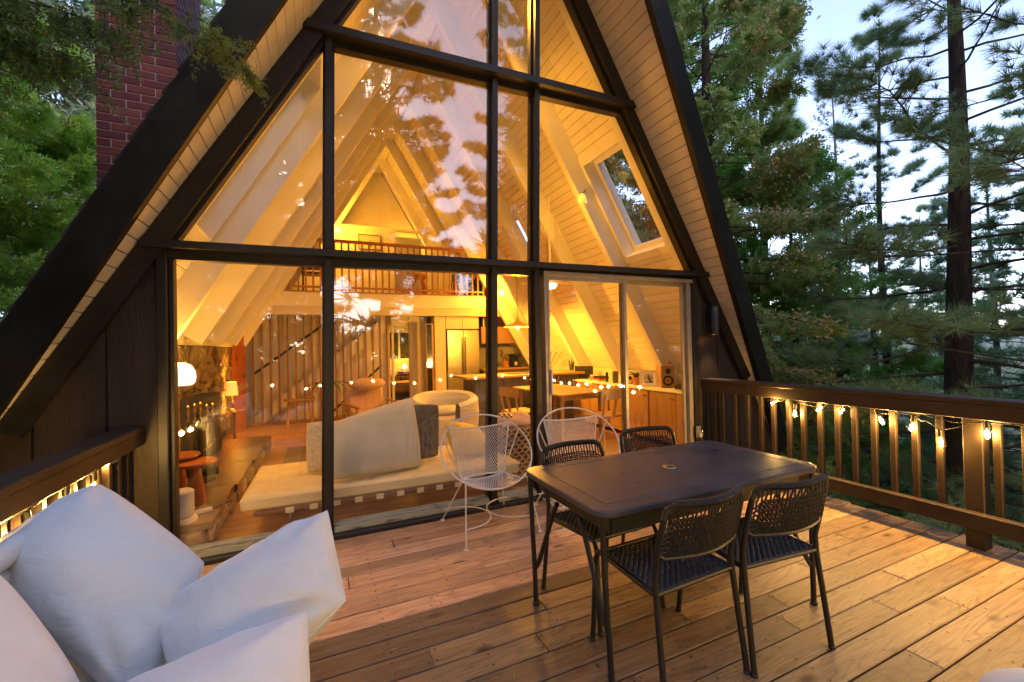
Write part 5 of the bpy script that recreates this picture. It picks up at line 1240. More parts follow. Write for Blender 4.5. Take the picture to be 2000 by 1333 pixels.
# ================================================================== HOOP CHAIRS (facing -y)
def hoop_chair(label, loc, rz):
    t = thing('hoop_chair', label, 'chair', loc, rz, 'white wire hoop chairs beside the glass wall')
    C0 = Vector((0, -.02, .605)); U_ = Vector((1, 0, 0)); V_ = Vector((0, .66, .751)).normalized(); ru, rv = .375, .325
    rp = lambda a: C0+U_*ru*math.sin(R_(a))+V_*rv*math.cos(R_(a))      # 0 = top, 180 = front bottom
    obj('hoop', MB().tube([rp(a) for a in range(0, 360, 6)], .0068, 8, closed=True), 'whitemetal', t, True)
    jb = [Vector((-.185, .085, .375)), Vector((.185, .085, .375))]      # seat/back junction
    tl, tr_ = rp(-44), rp(44); fl_, fr2 = rp(-146), rp(146)
    tl = tl+Vector((0, -.01, -.01)); tr_ = tr_+Vector((0, -.01, -.01))
    def bump_(p, d): return p+d
    back = lambda u, v: (jb[0].lerp(jb[1], u)).lerp(tl.lerp(tr_, u), v)+Vector((0, .045*math.sin(PI*u)*(1-v*.3), -.020*math.sin(PI*u)*v))
    fc = lambda u: rp(-146-68*u) if u <= 1 else None
    def seat(u, v):
        a = jb[0].lerp(jb[1], u)+Vector((0, 0, -.02*math.sin(PI*u))); b = rp(-148-64*u); return a.lerp(b, v)+Vector((0, 0, -.022*math.sin(PI*u)*math.sin(PI*v)))
    def edge_tube(fn, r): obj('rim', MB().tube([fn(i/14, 0) for i in range(15)], r, 8).tube([fn(i/14, 1) for i in range(15)], r, 8).tube([fn(0, i/6) for i in range(7)], r, 8).tube([fn(1, i/6) for i in range(7)], r, 8), 'whitemetal', t, True)
    edge_tube(back, .0068); edge_tube(seat, .0068)
    def mesh_sheet(fn, nu, nv, nm):
        mb = MB(); w = .0027
        for i in range(nu+1):        # zig-zag strands make diamonds
            for sgn in (1, -1):
                pts = []
                for j in range(nv*2+1):
                    u = (i+.5*sgn*(1 if j % 2 else 0))/nu; pts.append(fn(min(max(u, 0), 1), j/(nv*2)))
                v = []; 
                for k, p in enumerate(pts):
                    q = pts[min(k+1, len(pts)-1)]-pts[max(k-1, 0)]; s_ = (pts[1]-pts[0]).cross(Vector((0, -1, .4))).normalized() if False else Vector((1, 0, 0)); v += [p-s_*w, p+s_*w]
                mb.add(v, [(2*k, 2*k+1, 2*k+3, 2*k+2) for k in range(len(pts)-1)])
        tag(obj(nm, mb, 'whitemetal', t), kind='stuff')
    mesh_sheet(back, 22, 13, 'back_mesh')
    mesh_sheet(lambda u, v: seat(u, v), 26, 9, 'seat_mesh')
    feet = [(-.30, -.29), (.30, -.29), (-.28, .29), (.28, .29)]
    tops = [rp(-138), rp(138), rp(-104)+Vector((.05, 0, 0)), rp(104)+Vector((-.05, 0, 0))]
    tops[2] = Vector((-.17, .08, .372)); tops[3] = Vector((.17, .08, .372))
    legm = []
    for (x, y), tp in zip(feet, tops):
        obj('leg', MB().tube([(x, y, .006), tp], .0058, 8), 'whitemetal', t, True); obj('foot', MB().lathe([(.001, 0), (.019, 0), (.019, .006), (.010, .011), (.001, .012)], n=16), 'whitemetal', t, True, loc=(x, y, 0))
    for s_ in (-1, 1):   # bowed stretchers that touch in the middle
        a = Vector((s_*.30, -.29, 0)).lerp(tops[0 if s_ < 0 else 1], .30); b = Vector((s_*.28, .29, 0)).lerp(tops[2 if s_ < 0 else 3], .30)
        pts = [Vector((a.x+(-s_)*(abs(a.x)-.004)*math.sin(PI*i/16)**.85, a.y+(b.y-a.y)*(.5-.5*math.cos(PI*i/16)), a.z+(b.z-a.z)*i/16)) for i in range(17)]
        obj('stretcher', MB().tube(pts, .0052, 8), 'whitemetal', t, True)
    obj('back_strut', MB().tube([rp(62), jb[1]], .0055, 8), 'whitemetal', t, True); obj('back_strut', MB().tube([rp(-62), jb[0]], .0055, 8), 'whitemetal', t, True)
    return t
hc = hoop_chair('white wire hoop chair standing in full view in front of the glass wall', (-.300, -.40, 0), R_(3))
dup(hc, (.505, -.47, 0), R_(-4), 'white wire hoop chair at the sliding door, half hidden behind the black chair')

# ================================================================== OUTDOOR SOFA AND CUSHIONS
t = thing('outdoor_sofa', 'white outdoor sofa with a thick padded back rail along the left railing', 'sofa', (-2.0, -2.2, 0))
obj('base', bbox((-.42, -1.6, .10), (.30, .80, .30), .03), 'canvas', t, True); obj('seat_cushion', bbox((-.30, -1.6, .30), (.34, .78, .44), .05), 'canvas', t, True)
obj('back_rail', MB().tube([(-.445, -1.6, .775), (-.445, -.2, .775), (-.44, .55, .775), (-.435, .88, .775), (-.42, .95, .74), (-.41, .96, .60), (-.41, .96, .15)], .042, 14), 'canvas', t, True)
obj('back_panel', bbox((-.475, -1.6, .28), (-.41, .90, .74), .02), 'canvas', t, True)
G = 'white canvas cushions piled on the outdoor sofa'
pillow('back_cushion', 'large square white cushion standing upright against the sofa back rail, nearest the railing', 'cushion', [(-2.331, -1.25, .895), (-1.868, -1.735, .672), (-1.985, -2.02, .40), (-2.60, -1.46, .70)], .27, 'canvas', nu=64, seed=31, wr=.009, group=G, ears=-.012, rc=.05, e0=.44)
pillow('pointed_cushion', 'white cushion with its corner pointing up over the deck, in front of the window', 'cushion', [(-1.480, -1.802, .812), (-1.437, -2.128, .632), (-1.80, -2.25, .42), (-2.02, -1.76, .56)], .24, 'canvas', nu=64, seed=33, wr=.012, group=G, ears=.012, rc=.012, e0=.45)
pillow('front_cushion', 'white cushion at the bottom edge whose corner pokes up below the pointed one', 'cushion', [(-1.545, -2.218, .682), (-1.535, -2.47, .50), (-1.95, -2.42, .40), (-2.07, -2.03, .475)], .22, 'canvas', nu=60, seed=35, wr=.010, group=G, ears=.01, rc=.012, e0=.45)
pillow('corner_cushion', 'white cushion filling the bottom left corner in front of the upright one', 'cushion', [(-2.40, -1.78, .83), (-2.05, -2.11, .55), (-2.12, -2.45, .44), (-2.55, -2.2, .60)], .24, 'canvas', nu=60, seed=37, wr=.008, group=G, ears=-.03, rc=.06, e0=.42)
# a far white ottoman just entering the frame at the bottom right
t = thing('white_ottoman', 'white cushion top just showing at the bottom right corner of the deck', 'ottoman', (.42, -3.12, 0)); obj('cushion', MB().sphere((0, 0, .30), .20, 24, 14, (1, 1, .5)), 'canvas', t, True); obj('base', MB().lathe(cyl(.17, 0, .28, .02)), 'canvas', t, True)
# pine litter on the deck
lt = MB()
for i in range(520):
    x, y = random.uniform(-2, 2.55), random.uniform(-3.4, -.15); a = random.uniform(0, 6.28); L = random.uniform(.004, .045)
    if random.random() < .75: lt.tube([(x, y, .0035), (x+L*math.cos(a), y+L*math.sin(a), .004+random.uniform(0, .004))], .0009, 3)
    else:
        w_ = random.uniform(.003, .007); lt.add([(x, y, .004), (x+w_*1.6*math.cos(a), y+w_*1.6*math.sin(a), .005), (x+w_*math.cos(a+1.2), y+w_*math.sin(a+1.2), .0055)], [(0, 1, 2)])
tag(obj('pine_litter', lt, 'dryg'), 'scattered dry needles and leaf bits lying on the deck boards', 'litter', kind='stuff')
# ================================================================== TREES AND GROUND
def ground_z(x, y):
    r = math.hypot(x, y)
    s = max(0, x-3.2)
    z = -2.3-.16*max(0, x)-.05*max(0, y-4)+.10*max(0, -x-3)
    if r > 40: z -= (r-40)*.06
    return max(z, -22)+.25*math.sin(x*.7+1)*math.sin(y*.6)+.08*math.sin(x*2.3)*math.cos(y*1.9)
gm = MB(); N = 90
cs_ = [math.copysign(abs(t_)**2.6*900, t_) for t_ in np.linspace(-1, 1, N)]
v = [(x, y, ground_z(x, y) if max(abs(x), abs(y)) < 300 else -22) for y in cs_ for x in cs_]
f = [(j*N+i, j*N+i+1, (j+1)*N+i+1, (j+1)*N+i) for j in range(N-1) for i in range(N-1)]
tag(obj('ground', gm.add(v, f), 'ground', None, True), kind='structure')
hv = MB(); n = 70; v = []
for i in range(n+1):
    a = R_(-10+130*i/n); r0 = 650; h = -22+34+10*math.sin(i*.35)+6*math.sin(i*.9+1)+3*math.sin(i*2.3)
    for q, z in ((0, -25), (60, h*.6), (160, h), (400, h*.8)): v.append(((r0+q)*math.cos(a), (r0+q)*math.sin(a), z))
hv.add(v, [(4*i+k, 4*i+4+k, 4*i+5+k, 4*i+1+k) for i in range(n) for k in range(3)])
tag(obj('hills', hv, 'hill', None, True), kind='structure')

def rotm(axis, roll):
    axis = axis/np.linalg.norm(axis, axis=1, keepdims=True)
    up = np.where(np.abs(axis[:, 2:3]) < .95, np.array([[0, 0, 1.]]), np.array([[1., 0, 0]]))
    a = np.cross(axis, up); a /= np.linalg.norm(a, axis=1, keepdims=True); b = np.cross(axis, a)
    c, s = np.cos(roll)[:, None], np.sin(roll)[:, None]
    return np.stack([a*c+b*s, -a*s+b*c, axis], axis=2)      # columns: x, y, z(axis)
def tuft_template(n, L, w, spread=1.25, seed=0, droop=.0):
    r = np.random.default_rng(seed); out = []
    for i in range(n):
        th = spread*math.sqrt(r.uniform(0, 1)); ph = r.uniform(0, 2*PI); l = L*r.uniform(.75, 1.05)
        d = np.array([math.sin(th)*math.cos(ph), math.sin(th)*math.sin(ph), math.cos(th)]); s = np.cross(d, r.normal(size=3)); s /= np.linalg.norm(s)
        b = d*0.0+np.array([0, 0, -L*.25*r.uniform(0, 1)]); out.append([b-s*w/2, b+s*w/2, b+d*l])
    return np.array(out)
def spray_template(n, L, w, seed=0, flat=.25, droop=.3):
    # a flat fern-like spray: side leaflets along a drooping axis
    r = np.random.default_rng(seed); out = []
    for i in range(n):
        t = (i+.5)/n; s = 1 if i % 2 else -1; base = np.array([r.normal()*L*.03, r.normal()*L*.03, t*L])
        l = L*(.50-.33*t)*r.uniform(.8, 1.2); d = np.array([s*.85, r.normal()*flat, .65]); d /= np.linalg.norm(d)
        nrm = np.array([0, 1, 0])+r.normal(size=3)*.35; sd = np.cross(d, nrm); sd /= np.linalg.norm(sd)
        out.append([base, base+d*l*.55+sd*w, base+d*l]); out.append([base, base+d*l*.95, base+d*l*.45-sd*w])
    return np.array(out)
def inst_mesh(name, temps, pos, axis, scale, mat, parent=None, chunk=None):
    K = len(temps); n = len(pos); which = rng.integers(0, K, n); Rm = rotm(axis, rng.uniform(0, 2*PI, n)); allv = []
    for k in range(K):
        m_ = which == k
        if not m_.any(): continue
        T_ = temps[k]; nt = T_.shape[0]; P_ = T_.reshape(-1, 3)
        w_ = np.einsum('nij,pj->npi', Rm[m_], P_)*scale[m_][:, None, None]+pos[m_][:, None, :]; allv.append(w_.reshape(-1, 3))
    V = np.concatenate(allv).astype(np.float32); nt = len(V)//3
    me = bpy.data.meshes.new(name); me.vertices.add(len(V)); me.vertices.foreach_set('co', V.ravel()); me.loops.add(len(V)); me.loops.foreach_set('vertex_index', np.arange(len(V), dtype=np.int32))
    me.polygons.add(nt); me.polygons.foreach_set('loop_start', np.arange(0, len(V), 3, dtype=np.int32)); me.polygons.foreach_set('loop_total', np.full(nt, 3, dtype=np.int32))
    me.update(calc_edges=True); me.materials.append(M[mat]); 
    if name is None: return me
    return link(name, me, parent)
TRI = [0]
def tree(name, label, x, y, h, r, crown0, blen, nb, kind='pine', z0=None, seed=1, mats=('bark', 'needle'), tuft=None, lean=0, group=None, tl=.17, tw=.006, tn=34, dens=1.0, shape=.75, droop=.1, up=.25, cones=0, sub=9, bare=0, dens_in=.35, minlen=.35, azr=None):
    rs = np.random.default_rng(seed); z0 = ground_z(x, y)-.2 if z0 is None else z0
    t = thing(name, label, 'tree', (x, y, z0), 0, group)
    H = h-z0; tp = []
    for i in range(13):
        q = i/12; tp.append((lean*q*q*H+.03*math.sin(q*9+seed)*H*.12, .03*math.sin(q*7+seed*2)*H*.10, q*H))
    rad = [r*(1-.93*(i/12)**1.1)*(1.25 if i == 0 else 1) for i in range(13)]
    obj('trunk', MB().tube(tp, rad, 12), mats[0], t, True)
    tpn = np.array(tp)
    def tr_at(z): q = min(max(z/H, 0), 1)*12; i = min(int(q), 11); return tpn[i]*(1-(q-i))+tpn[i+1]*(q-i)
    br = MB(); pos = []; ax = []; scl = []
    for k in range(nb):
        q = crown0+(1-crown0)*(k+rs.uniform(0, .8))/nb; q = min(q, .985); zc = q*H; s = (q-crown0)/(1-crown0)
        az = k*2.399+rs.uniform(-.5, .5) if azr is None else rs.uniform(*azr)
        prof = (1-s)**shape*(.55+.45*min(1, s*5+.35)); L = blen*prof*rs.uniform(.65, 1.12)+minlen
        e0 = (-.15+.75*s)*1.0+rs.uniform(-.12, .12); p0 = tr_at(zc); pts = [p0]; d = np.array([math.cos(az)*math.cos(e0), math.sin(az)*math.cos(e0), math.sin(e0)])
        M_ = 7; cur = p0.copy()
        for j in range(M_):
            f_ = j/M_; dz = (-droop*2.0*(1-f_)+up*1.6*f_); d2 = d+np.array([rs.normal()*.15, rs.normal()*.15, dz*.35+rs.normal()*.11]); d2 /= np.linalg.norm(d2); cur = cur+d2*L/M_; pts.append(cur.copy()); d = d*.6+d2*.4
        rb = max(.007, r*.15*(1-s)**.5*min(1, L/2)); br.tube([tuple(p) for p in pts], [rb*(1-.85*j/M_) for j in range(M_+1)], 5)
        pts = np.array(pts)
        ns = int(sub*dens*max(1, L/1.1)); 
        for j in range(ns):
            u = rs.uniform(dens_in, 1.0)**.8; u = max(u, dens_in); fi = min(u*M_, M_-1e-3); i = int(fi); p = pts[i]*(1-(fi-i))+pts[i+1]*(fi-i); dd = pts[i+1]-pts[i]; dd /= np.linalg.norm(dd)
            side = np.cross(dd, [0, 0, 1]); side /= np.linalg.norm(side)+1e-9; sl = L*.30*(1.15-u)*rs.uniform(.5, 1.3)+.12; sgn = 1 if rs.random() < .5 else -1
            sd_ = dd*.55+side*sgn*rs.uniform(.4, 1.1)+np.array([0, 0, rs.uniform(-.15, .35)]); sd_ /= np.linalg.norm(sd_)
            if kind == 'spray': sd_[2] -= .25
            e = p+sd_*sl+np.array([0, 0, up*.15*sl]); 
            if j % 2 == 0 or kind == 'pine': br.tube([tuple(p), tuple((p+e)/2+np.array([0, 0, -.02*sl])), tuple(e)], [rb*.28, rb*.2, .003], 3, False)
            nt = 2 if kind == 'pine' else 5
            for m_ in range(nt):
                w_ = 1-m_*(.42 if kind == 'pine' else .19); pp = p+(e-p)*w_+rs.normal(size=3)*.02*sl
                pos.append(pp); a_ = sd_+np.array([0, 0, .45 if kind == 'pine' else -.35*rs.uniform(0, 1.6)])+rs.normal(size=3)*(.25 if kind == 'pine' else .5); ax.append(a_); scl.append(rs.uniform(.7, 1.15))
        pos.append(pts[-1]); ax.append(d+np.array([0, 0, .3])); scl.append(1.1)
    for _ in range(3): pos.append(tr_at(H*.99)); ax.append(np.array([rs.normal()*.2, rs.normal()*.2, 1.])); scl.append(1.0)
    obj('branches', br, 'twig' if mats[0] != 'greybark' else 'greybark', t)
    pos = np.array(pos); ax = np.array(ax); scl = np.array(scl)
    if bare:
        kp = rs.random(len(pos)) > bare; pos, ax, scl = pos[kp], ax[kp], scl[kp]
    temps = [tuft_template(tn, tl, tw, seed=s_, spread=1.3) for s_ in range(6)] if kind == 'pine' else [spray_template(tn, tl, tw, seed=s_) for s_ in range(6)]
    TRI[0] += len(pos)*temps[0].shape[0]
    o = inst_mesh('crown', temps, pos, ax, scl, mats[1], t)
    if cones:
        kp = (rs.random(len(pos)) < cones) & (pos[:, 2] > H*.25) & (np.sin(pos[:, 0]*3.1+1)+np.sin(pos[:, 1]*2.7)+np.sin(pos[:, 2]*1.9) > .1)
        tm = [tuft_template(5, .055, .022, seed=s_+50, spread=2.2) for s_ in range(3)]
        pp = np.repeat(pos[kp], 3, 0)+rs.normal(size=(kp.sum()*3, 3))*.09; inst_mesh('cones', tm, pp, rs.normal(size=pp.shape)+np.array([0, 0, -1.]), np.ones(len(pp)), 'cone', t)
    return t
GR = 'pines standing beyond the right railing'
tree('ponderosa_pine', 'big ponderosa pine with a thick bare dark trunk behind the right railing', 7.0, -.62, 9.8, .215, .10, 2.8, 74, seed=3, tl=.19, tw=.0066, tn=42, sub=17, droop=.2, up=.45, shape=.45, mats=('bark', 'needle'), group=GR, lean=-.0, dens_in=.45)
tree('ponderosa_pine', 'slim pine with a thin trunk left of the thick one', 11.24, 2.21, 9.3, .13, .10, 2.3, 52, seed=5, tl=.21, tw=.0085, tn=34, sub=18, shape=.85, mats=('bark', 'needle'), group=GR, up=.35)
tree('ponderosa_pine', 'pine at the right edge reaching its limbs into the picture', 6.6, -2.05, 9.0, .17, .12, 2.9, 56, seed=8, tl=.19, tw=.0066, tn=40, sub=15, shape=.4, mats=('bark', 'needle'), group=GR, droop=.2, up=.4, dens_in=.4)
tree('incense_cedar', 'tall cedar laden with tan cones right beside the roof edge', 5.8, 2.55, 11.5, .22, .10, 1.75, 190, kind='spray', seed=11, tl=.19, tw=.019, tn=9, sub=19, shape=.35, mats=('bark', 'cedar'), cones=.55, droop=.25, up=.1, minlen=.5)
tree('sugar_pine', 'light green long-needled pine rising behind the cone-laden cedar', 9.6, 4.15, 11.2, .18, .12, 2.55, 84, seed=13, tl=.25, tw=.0095, tn=36, sub=17, shape=.8, mats=('bark', 'needle2'), up=.7)
tree('oak_tree', 'dense dark green broad tree below the pines beside the roof', 8.6, 2.75, 5.4, .14, .08, 2.4, 84, kind='spray', seed=17, tl=.20, tw=.022, tn=7, sub=17, shape=.55, mats=('bark', 'darkleaf'), droop=.05, up=.5, minlen=.5)
tree('dying_pine', 'sparse greyish tan dying pine standing against the sky', 16.13, 5.84, 11.1, .16, .15, 2.7, 80, seed=19, tl=.13, tw=.012, tn=13, sub=9, shape=.9, mats=('greybark', 'deadneedle'), bare=.15, up=.3)
G2 = 'distant forest pines on the slope beyond the railing'
bgt = [(24.0, 12.2, 5.5, 'distant pine directly above the roof corner', 21), (21.2, 9.0, 4.8, 'distant pine below the dying tree', 23), (29.2, 11.1, 8.2, 'distant pine behind the slim one', 25), (24.5, 6.8, 7.5, 'distant pine between the slim and the thick trunk', 27), (21.4, 3.5, 9.0, 'distant pine just right of the thick trunk', 29), (15.5, 1.0, 8.4, 'distant pine low behind the thick trunk', 31), (16.5, -2.2, 9.8, 'distant pine farthest to the right', 33), (13.2, 3.4, 4.3, 'short distant pine near the middle of the railing', 35), (15.2, 6.0, 3.9, 'short distant pine near the roof edge', 37), (11.5, -.2, 4.2, 'short dense pine just beyond the railing post', 39)]
for i, (x, y, h, lab, sd_) in enumerate(bgt):
    tree('forest_pine', lab, x, y, h, .15, .06, 2.6, 56, seed=sd_, tl=.24, tw=.020, tn=20, sub=9, shape=.7, mats=('bark', ('needle3', 'needle')[i % 2]), group=G2)
rs_b = random.Random(8)
for i, (x, y, h) in enumerate(((12.5, 5.2, 3.2), (18.5, 7.0, 3.6), (19.0, 11.5, 4.2), (17.5, 3.2, 5.8), (26.0, 9.0, 5.0), (14.0, -1.2, 6.4), (20.5, .2, 8.4), (25.5, 15.0, 4.5))):
    tree('forest_pine', 'soft green pine in the distant stand, '+('just past the roof foot', 'low behind the dying tree', 'hazy beyond the roof edge', 'between slim and thick trunks', 'far behind the slim pine', 'low right of the thick trunk', 'tall right of the thick trunk', 'farthest beyond the roof edge')[i], x, y, h, .14, .05, 2.7, 54, seed=80+i, tl=.26, tw=.022, tn=18, sub=10, shape=.65, mats=('bark', 'needle3'), group=G2)
n = 9000; a_ = rng.uniform(R_(-22), R_(88), n); rd = rng.uniform(34, 75, n); hh = 16.5+2.2*np.sin(a_*17)+1.5*np.sin(a_*41+1); xx = rd*np.cos(a_); yy = rd*np.sin(a_); zz = -15+rng.uniform(0, 1, n)*hh
tag(inst_mesh('wooded_slope', [tuft_template(10, 1.5, .16, seed=s_+440, spread=1.4) for s_ in range(5)], np.stack([xx, yy, zz], 1), rng.normal(size=(n, 3))+np.array([0, 0, .8]), rng.uniform(.6, 1.2, n), 'needle3'), 'pale distant woods falling away down the slope beyond the railing', 'forest', kind='stuff')
# trees at the left, seen past the chimney
tree('bright_cedar', 'bright green cedar filling the gap left of the brick chimney', -5.9, 4.2, 5.6, .16, .05, 2.3, 160, kind='spray', seed=41, tl=.20, tw=.011, tn=13, sub=26, shape=.4, mats=('greybark', 'cedarb'), z0=-2, droop=.2, up=.3, minlen=.6)
tree('bright_cedar', 'second green cedar nearer the corner of the roof at far left', -5.3, 1.5, 3.6, .12, .05, 1.3, 70, kind='spray', seed=43, tl=.17, tw=.010, tn=12, sub=20, shape=.4, mats=('greybark', 'cedarb'), z0=-2, droop=.2, up=.3, minlen=.5)
tree('house_cedar', 'tall dense cedar beside the cabin, seen through the right skylight', 7.3, 5.3, 12.5, .25, .2, 2.5, 120, kind='spray', seed=47, tl=.26, tw=.028, tn=8, sub=14, shape=.4, mats=('bark', 'darkleaf'), minlen=.8)
tree('bright_cedar', 'pale green cedar glimpsed between the chimney and the roof', -4.6, 10.2, 13.5, .2, .2, 2.6, 80, kind='spray', seed=45, tl=.24, tw=.028, tn=8, sub=12, shape=.5, mats=('greybark', 'cedar'), minlen=.6)
for i, (x, y) in enumerate(((-10.5, 8.5), (-13, 5.0), (-13, 12))):
    tree('shadowed_cedar', ('dark tall cedar deep in the woods at far left', 'dark cedar standing left of the bright one', 'dark cedar farthest back on the left')[i], x, y, 9, .25, .04, 3.0, 90, kind='spray', seed=51+i, tl=.30, tw=.034, tn=8, sub=14, shape=.5, mats=('bark', 'darkleaf'), minlen=.8)
# trees behind the viewer: they show mirrored in the glass
G3 = 'tall trees across the clearing, mirrored in the glass wall'
mir = [(-3.6, -13.5, 21, 'tall pine mirrored at the left of the sky gap'), (1.0, -14.5, 23, 'tall pine mirrored just left of the bright gap'), (7.2, -13.3, 22, 'tall pine mirrored right of the bright gap'), (11.5, -15.5, 21, 'tall pine mirrored far right'), (3.9, -22, 11.5, 'low pine mirrored below the bright gap'), (-8.5, -12, 14, 'tall pine mirrored at far left'), (15.5, -11, 14, 'tall pine beside the clearing at right'), (-6.2, -9.5, 12, 'nearer pine mirrored in the left panes'), (-1.6, -11.5, 20, 'nearer pine mirrored beside the left mullion'), (10.2, -11.3, 18, 'nearer pine mirrored in the right panes')]
for i, (x, y, h, lab) in enumerate(mir):
    tree('clearing_pine', lab, x, y, h, .24, .28 if i == 1 else .05, 3.3, 110, seed=61+i, tl=.30, tw=.020, tn=22, sub=15, shape=.55, mats=('bark', 'needle'), group=G3, z0=-3)

# the far side of the clearing: one wooded mass
n = 26000; a_ = rng.uniform(R_(98), R_(345), n); rd = rng.uniform(26, 34, n); gp2 = np.exp(-((np.degrees(a_)-287)/8.5)**4); hh = 22-13*gp2+2.2*np.sin(a_*11)+1.6*np.sin(a_*27+1)+1.2*np.sin(a_*61)
xx = rd*np.cos(a_); yy = rd*np.sin(a_)
gapm = np.exp(-((np.degrees(a_)-274)/7.0)**2); hh = hh*(1-.0*gapm); hole = (gapm > .3)
zz = -4+rng.uniform(0, 1, n)**.8*(hh+4)
P_ = np.stack([xx, yy, zz], 1)
kp = ~(hole & (zz > 2.6) & (zz < 7.0) & (rng.random(n) < .9)); P_ = P_[kp]; n = len(P_)
tag(inst_mesh('far_woods', [tuft_template(12, 1.5, .20, seed=s_+400, spread=1.5) for s_ in range(5)], P_, rng.normal(size=(n, 3))+np.array([0, 0, .6]), rng.uniform(.6, 1.2, n), 'needle3'), 'dense dark wooded edge on the far side of the clearing', 'forest', kind='stuff')
# the branch hanging into the picture at top left
t = thing('hanging_branch', 'drooping cedar branch hanging into the top left corner in front of the chimney', 'branch', (-3.9, -1.6, 3.9))
bp_ = MB(); pos = []; ax = []; scl = []
rs = np.random.default_rng(77)
def limb(p, q, n, sag, r0, dens, droop=1.0, sc=1.0, tip=.0):
    p = np.array(p, float); q = np.array(q, float); pts = []
    for i in range(n+1):
        u = i/n; pts.append(p*(1-u)+q*u+np.array([0, 0, sag*math.sin(PI*u)]))
    bp_.tube([tuple(a) for a in pts], [r0*(1-.85*i/n) for i in range(n+1)], 6)
    for _ in range(int(dens*np.linalg.norm(q-p))):
        u = rs.uniform(tip, 1); i = min(int(u*n), n-1); a = pts[i]*(1-(u*n-i))+pts[i+1]*(u*n-i); d = (q-p)/np.linalg.norm(q-p); L = rs.uniform(.10, .34)*sc
        e = a+(d*.45+rs.normal(size=3)*.30+np.array([0, 0, -.75*droop]))*L; bp_.tube([tuple(a), tuple(e)], [.0028, .001], 3, False)
        for k in range(6): w_ = k/5; pos.append(a+(e-a)*w_); ax.append(e-a+rs.normal(size=3)*.35*L); scl.append(sc*rs.uniform(.6, 1.1))
limb((-3.9, .55, 4.35), (-2.35, -.50, 3.55), 8, .05, .020, 44, 1.0, 1.1)
limb((-3.8, .75, 4.0), (-2.62, -.20, 3.42), 8, .04, .014, 46, 1.1, 1.15)
limb((-4.0, .95, 3.75), (-3.00, .20, 3.42), 8, .04, .012, 60, 1.1, 1.2)
limb((-3.1, -.05, 4.0), (-2.45, -.42, 3.50), 6, .03, .010, 34, 1.1, 1.1)
limb((-4.1, .9, 4.1), (-3.30, .30, 3.75), 6, .03, .012, 60, 1.1, 1.3)
limb((-2.35, -.56, 3.40), (-1.90, -.93, 2.93), 6, .012, .0045, 26, .35, .65, .40)
limb((-2.1, -.78, 3.16), (-1.84, -1.02, 2.985), 5, .01, .003, 40, .25, .65, .2)
limb((-1.92, -.92, 2.96), (-1.79, -1.045, 2.82), 5, .01, .0025, 80, .2, .60, 0)
limb((-2.36, -.52, 3.45), (-2.02, -.80, 3.20), 6, .01, .005, 10, .4, .4, .3)
obj('limb', bp_, 'twig', t).location = (3.9, 1.6, -3.9)
pos = np.array(pos)-np.array([-3.9, -1.6, 3.9]); ax = np.array(ax); scl = np.array(scl)
inst_mesh('foliage', [spray_template(9, .105, .0070, seed=s_+90, flat=.3) for s_ in range(6)], pos, ax, scl, 'olive', t)

# brush below the railing: shrubs one can tell apart, then the undergrowth mass
def shrub(label, x, y, r, h, seed, mat='brushleaf', n=420, leaf=.055):
    rs = np.random.default_rng(seed); z = ground_z(x, y)-.05; t = thing('shrub', label, 'shrub', (x, y, z), 0, 'shrubs on the slope below the right railing'); st = MB()
    P_ = []; A_ = []
    for i in range(26):
        a = rs.uniform(0, 6.28); e = np.array([math.cos(a)*r*rs.uniform(.3, 1), math.sin(a)*r*rs.uniform(.3, 1), h*rs.uniform(.5, 1)]); m_ = e*.5+np.array([0, 0, h*.12])
        st.tube([(0, 0, 0), tuple(m_), tuple(e)], [.014, .008, .003], 4)
        for k in range(n//26): u = rs.uniform(.35, 1.05); p = (m_*(1-u)+e*u) if u > .5 else m_*u*2; P_.append(p+rs.normal(size=3)*r*.12); A_.append(rs.normal(size=3)+np.array([0, 0, .6]))
    obj('stems', st, 'twig', t); P_ = np.array(P_)
    inst_mesh('foliage', [spray_template(5, leaf*2.6, leaf*.45, seed=s_+seed, flat=.6) for s_ in range(4)], P_, np.array(A_), rs.uniform(.6, 1.2, len(P_)), mat, t)
SH = [('bright green leafy shrub seen between the balusters right of the table', 4.3, -.55, .9, 2.0, 'cedarb'), ('small bright green shrub beside the railing post', 4.5, -1.75, .7, 1.5, 'cedarb'), ('dull green shrub below the thick pine', 5.4, -1.2, 1.1, 1.7, 'brushleaf'), ('dull green shrub close to the deck edge', 3.7, -1.15, .6, 1.2, 'brushleaf'), ('dark shrub behind the first balusters', 4.6, .5, 1.0, 2.1, 'darkleaf'), ('dull shrub in the lower right behind the railing', 4.4, -2.7, .9, 1.5, 'brushleaf'), ('brownish shrub farther down the slope', 6.4, .6, 1.3, 1.9, 'brushleaf'), ('tall dark shrub by the roof foot', 5.6, 1.5, 1.2, 2.4, 'darkleaf'), ('grey-green shrub far right on the slope', 6.2, -3.0, 1.3, 1.8, 'brushleaf'), ('pale shrub below the distant pines', 8.2, -.6, 1.5, 2.0, 'brushleaf')]
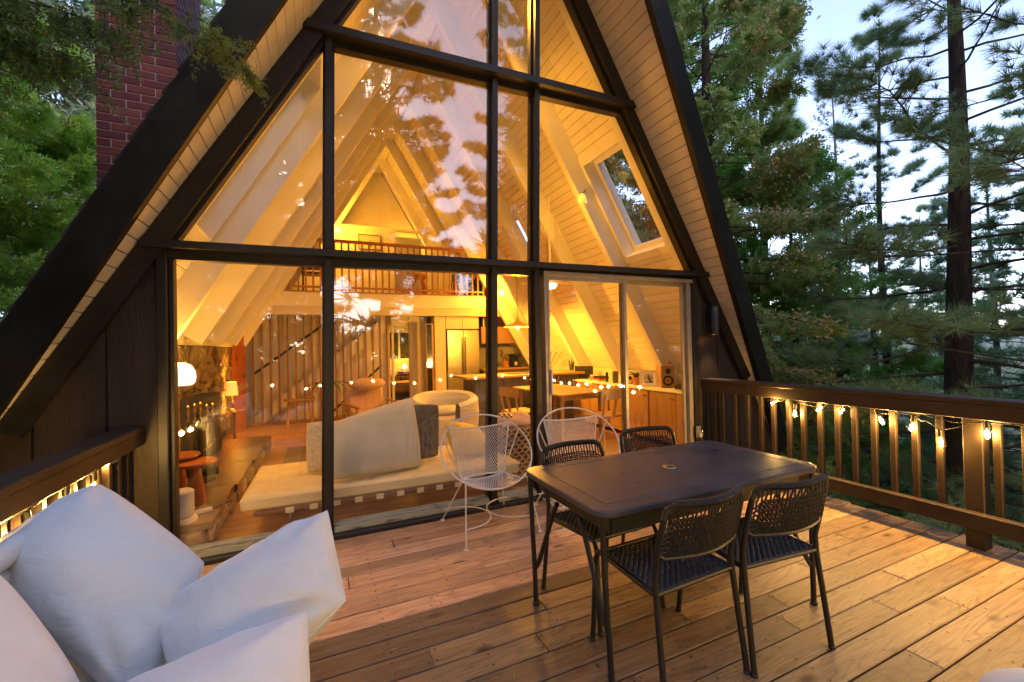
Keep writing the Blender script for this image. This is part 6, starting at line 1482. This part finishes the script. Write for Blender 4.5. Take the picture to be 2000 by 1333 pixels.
for i, (lab, x, y, r, h, mt_) in enumerate(SH): shrub(lab, x, y, r, h, 200+i, mt_, n=700 if i < 4 else 800, leaf=.04 if i < 4 else .06)
rs = np.random.default_rng(5)
n = 9000; xx = rs.uniform(3.0, 34, n)**1.0; yy = rs.uniform(-7, 22, n); zz = np.array([ground_z(a, b) for a, b in zip(xx, yy)])
hgt = rs.uniform(0, 1, n)**1.5*(.5+xx*.05)
P_ = np.stack([xx, yy, zz+hgt], 1)
o = inst_mesh('undergrowth', [spray_template(6, .42, .055, seed=s_+300, flat=.6) for s_ in range(5)], P_, rs.normal(size=(n, 3))+np.array([0, 0, .5]), rs.uniform(.5, 1.1, n)*(.55+xx*.05), 'brushleaf')
tag(o, 'low tangled undergrowth covering the forest slope', 'undergrowth', kind='stuff')
n = 2500; xx = rs.uniform(-16, -4.0, n); yy = rs.uniform(-4, 14, n); P_ = np.stack([xx, yy, np.array([ground_z(a, b) for a, b in zip(xx, yy)])+rs.uniform(0, 2.2, n)], 1)
tag(inst_mesh('undergrowth_left', [spray_template(6, .40, .05, seed=s_+300, flat=.6) for s_ in range(5)], P_, rs.normal(size=(n, 3)), rs.uniform(.5, 1.2, n), 'darkleaf'), 'dark undergrowth in the woods beyond the left of the cabin', 'undergrowth', kind='stuff')
# bare fallen branches on the slope
for i, (x, y, L, a, lab) in enumerate(((4.0, -1.55, 1.3, .4, 'pale fallen branch on the slope beside the railing post'), (4.6, -2.1, 1.6, -.5, 'grey fallen branch on the slope right of the railing post'), (4.1, -.9, 1.0, 1.1, 'thin fallen branch on the slope under the bottom rail'))):
    t = thing('fallen_branch', lab, 'branch', (x, y, ground_z(x, y)+.35), a, 'fallen branches on the slope'); b = MB().tube([(0, 0, 0), (L*.5, .05, .12), (L, 0, .35)], [.028, .02, .008], 7)
    for k in range(5): b.tube([(L*(.2+.15*k), .02, .05+.06*k), (L*(.28+.15*k), .18*(-1)**k, .2+.06*k)], [.010, .003], 4)
    obj('limb', b, 'greybark', t)
print('FOLIAGE TRIS', TRI[0])
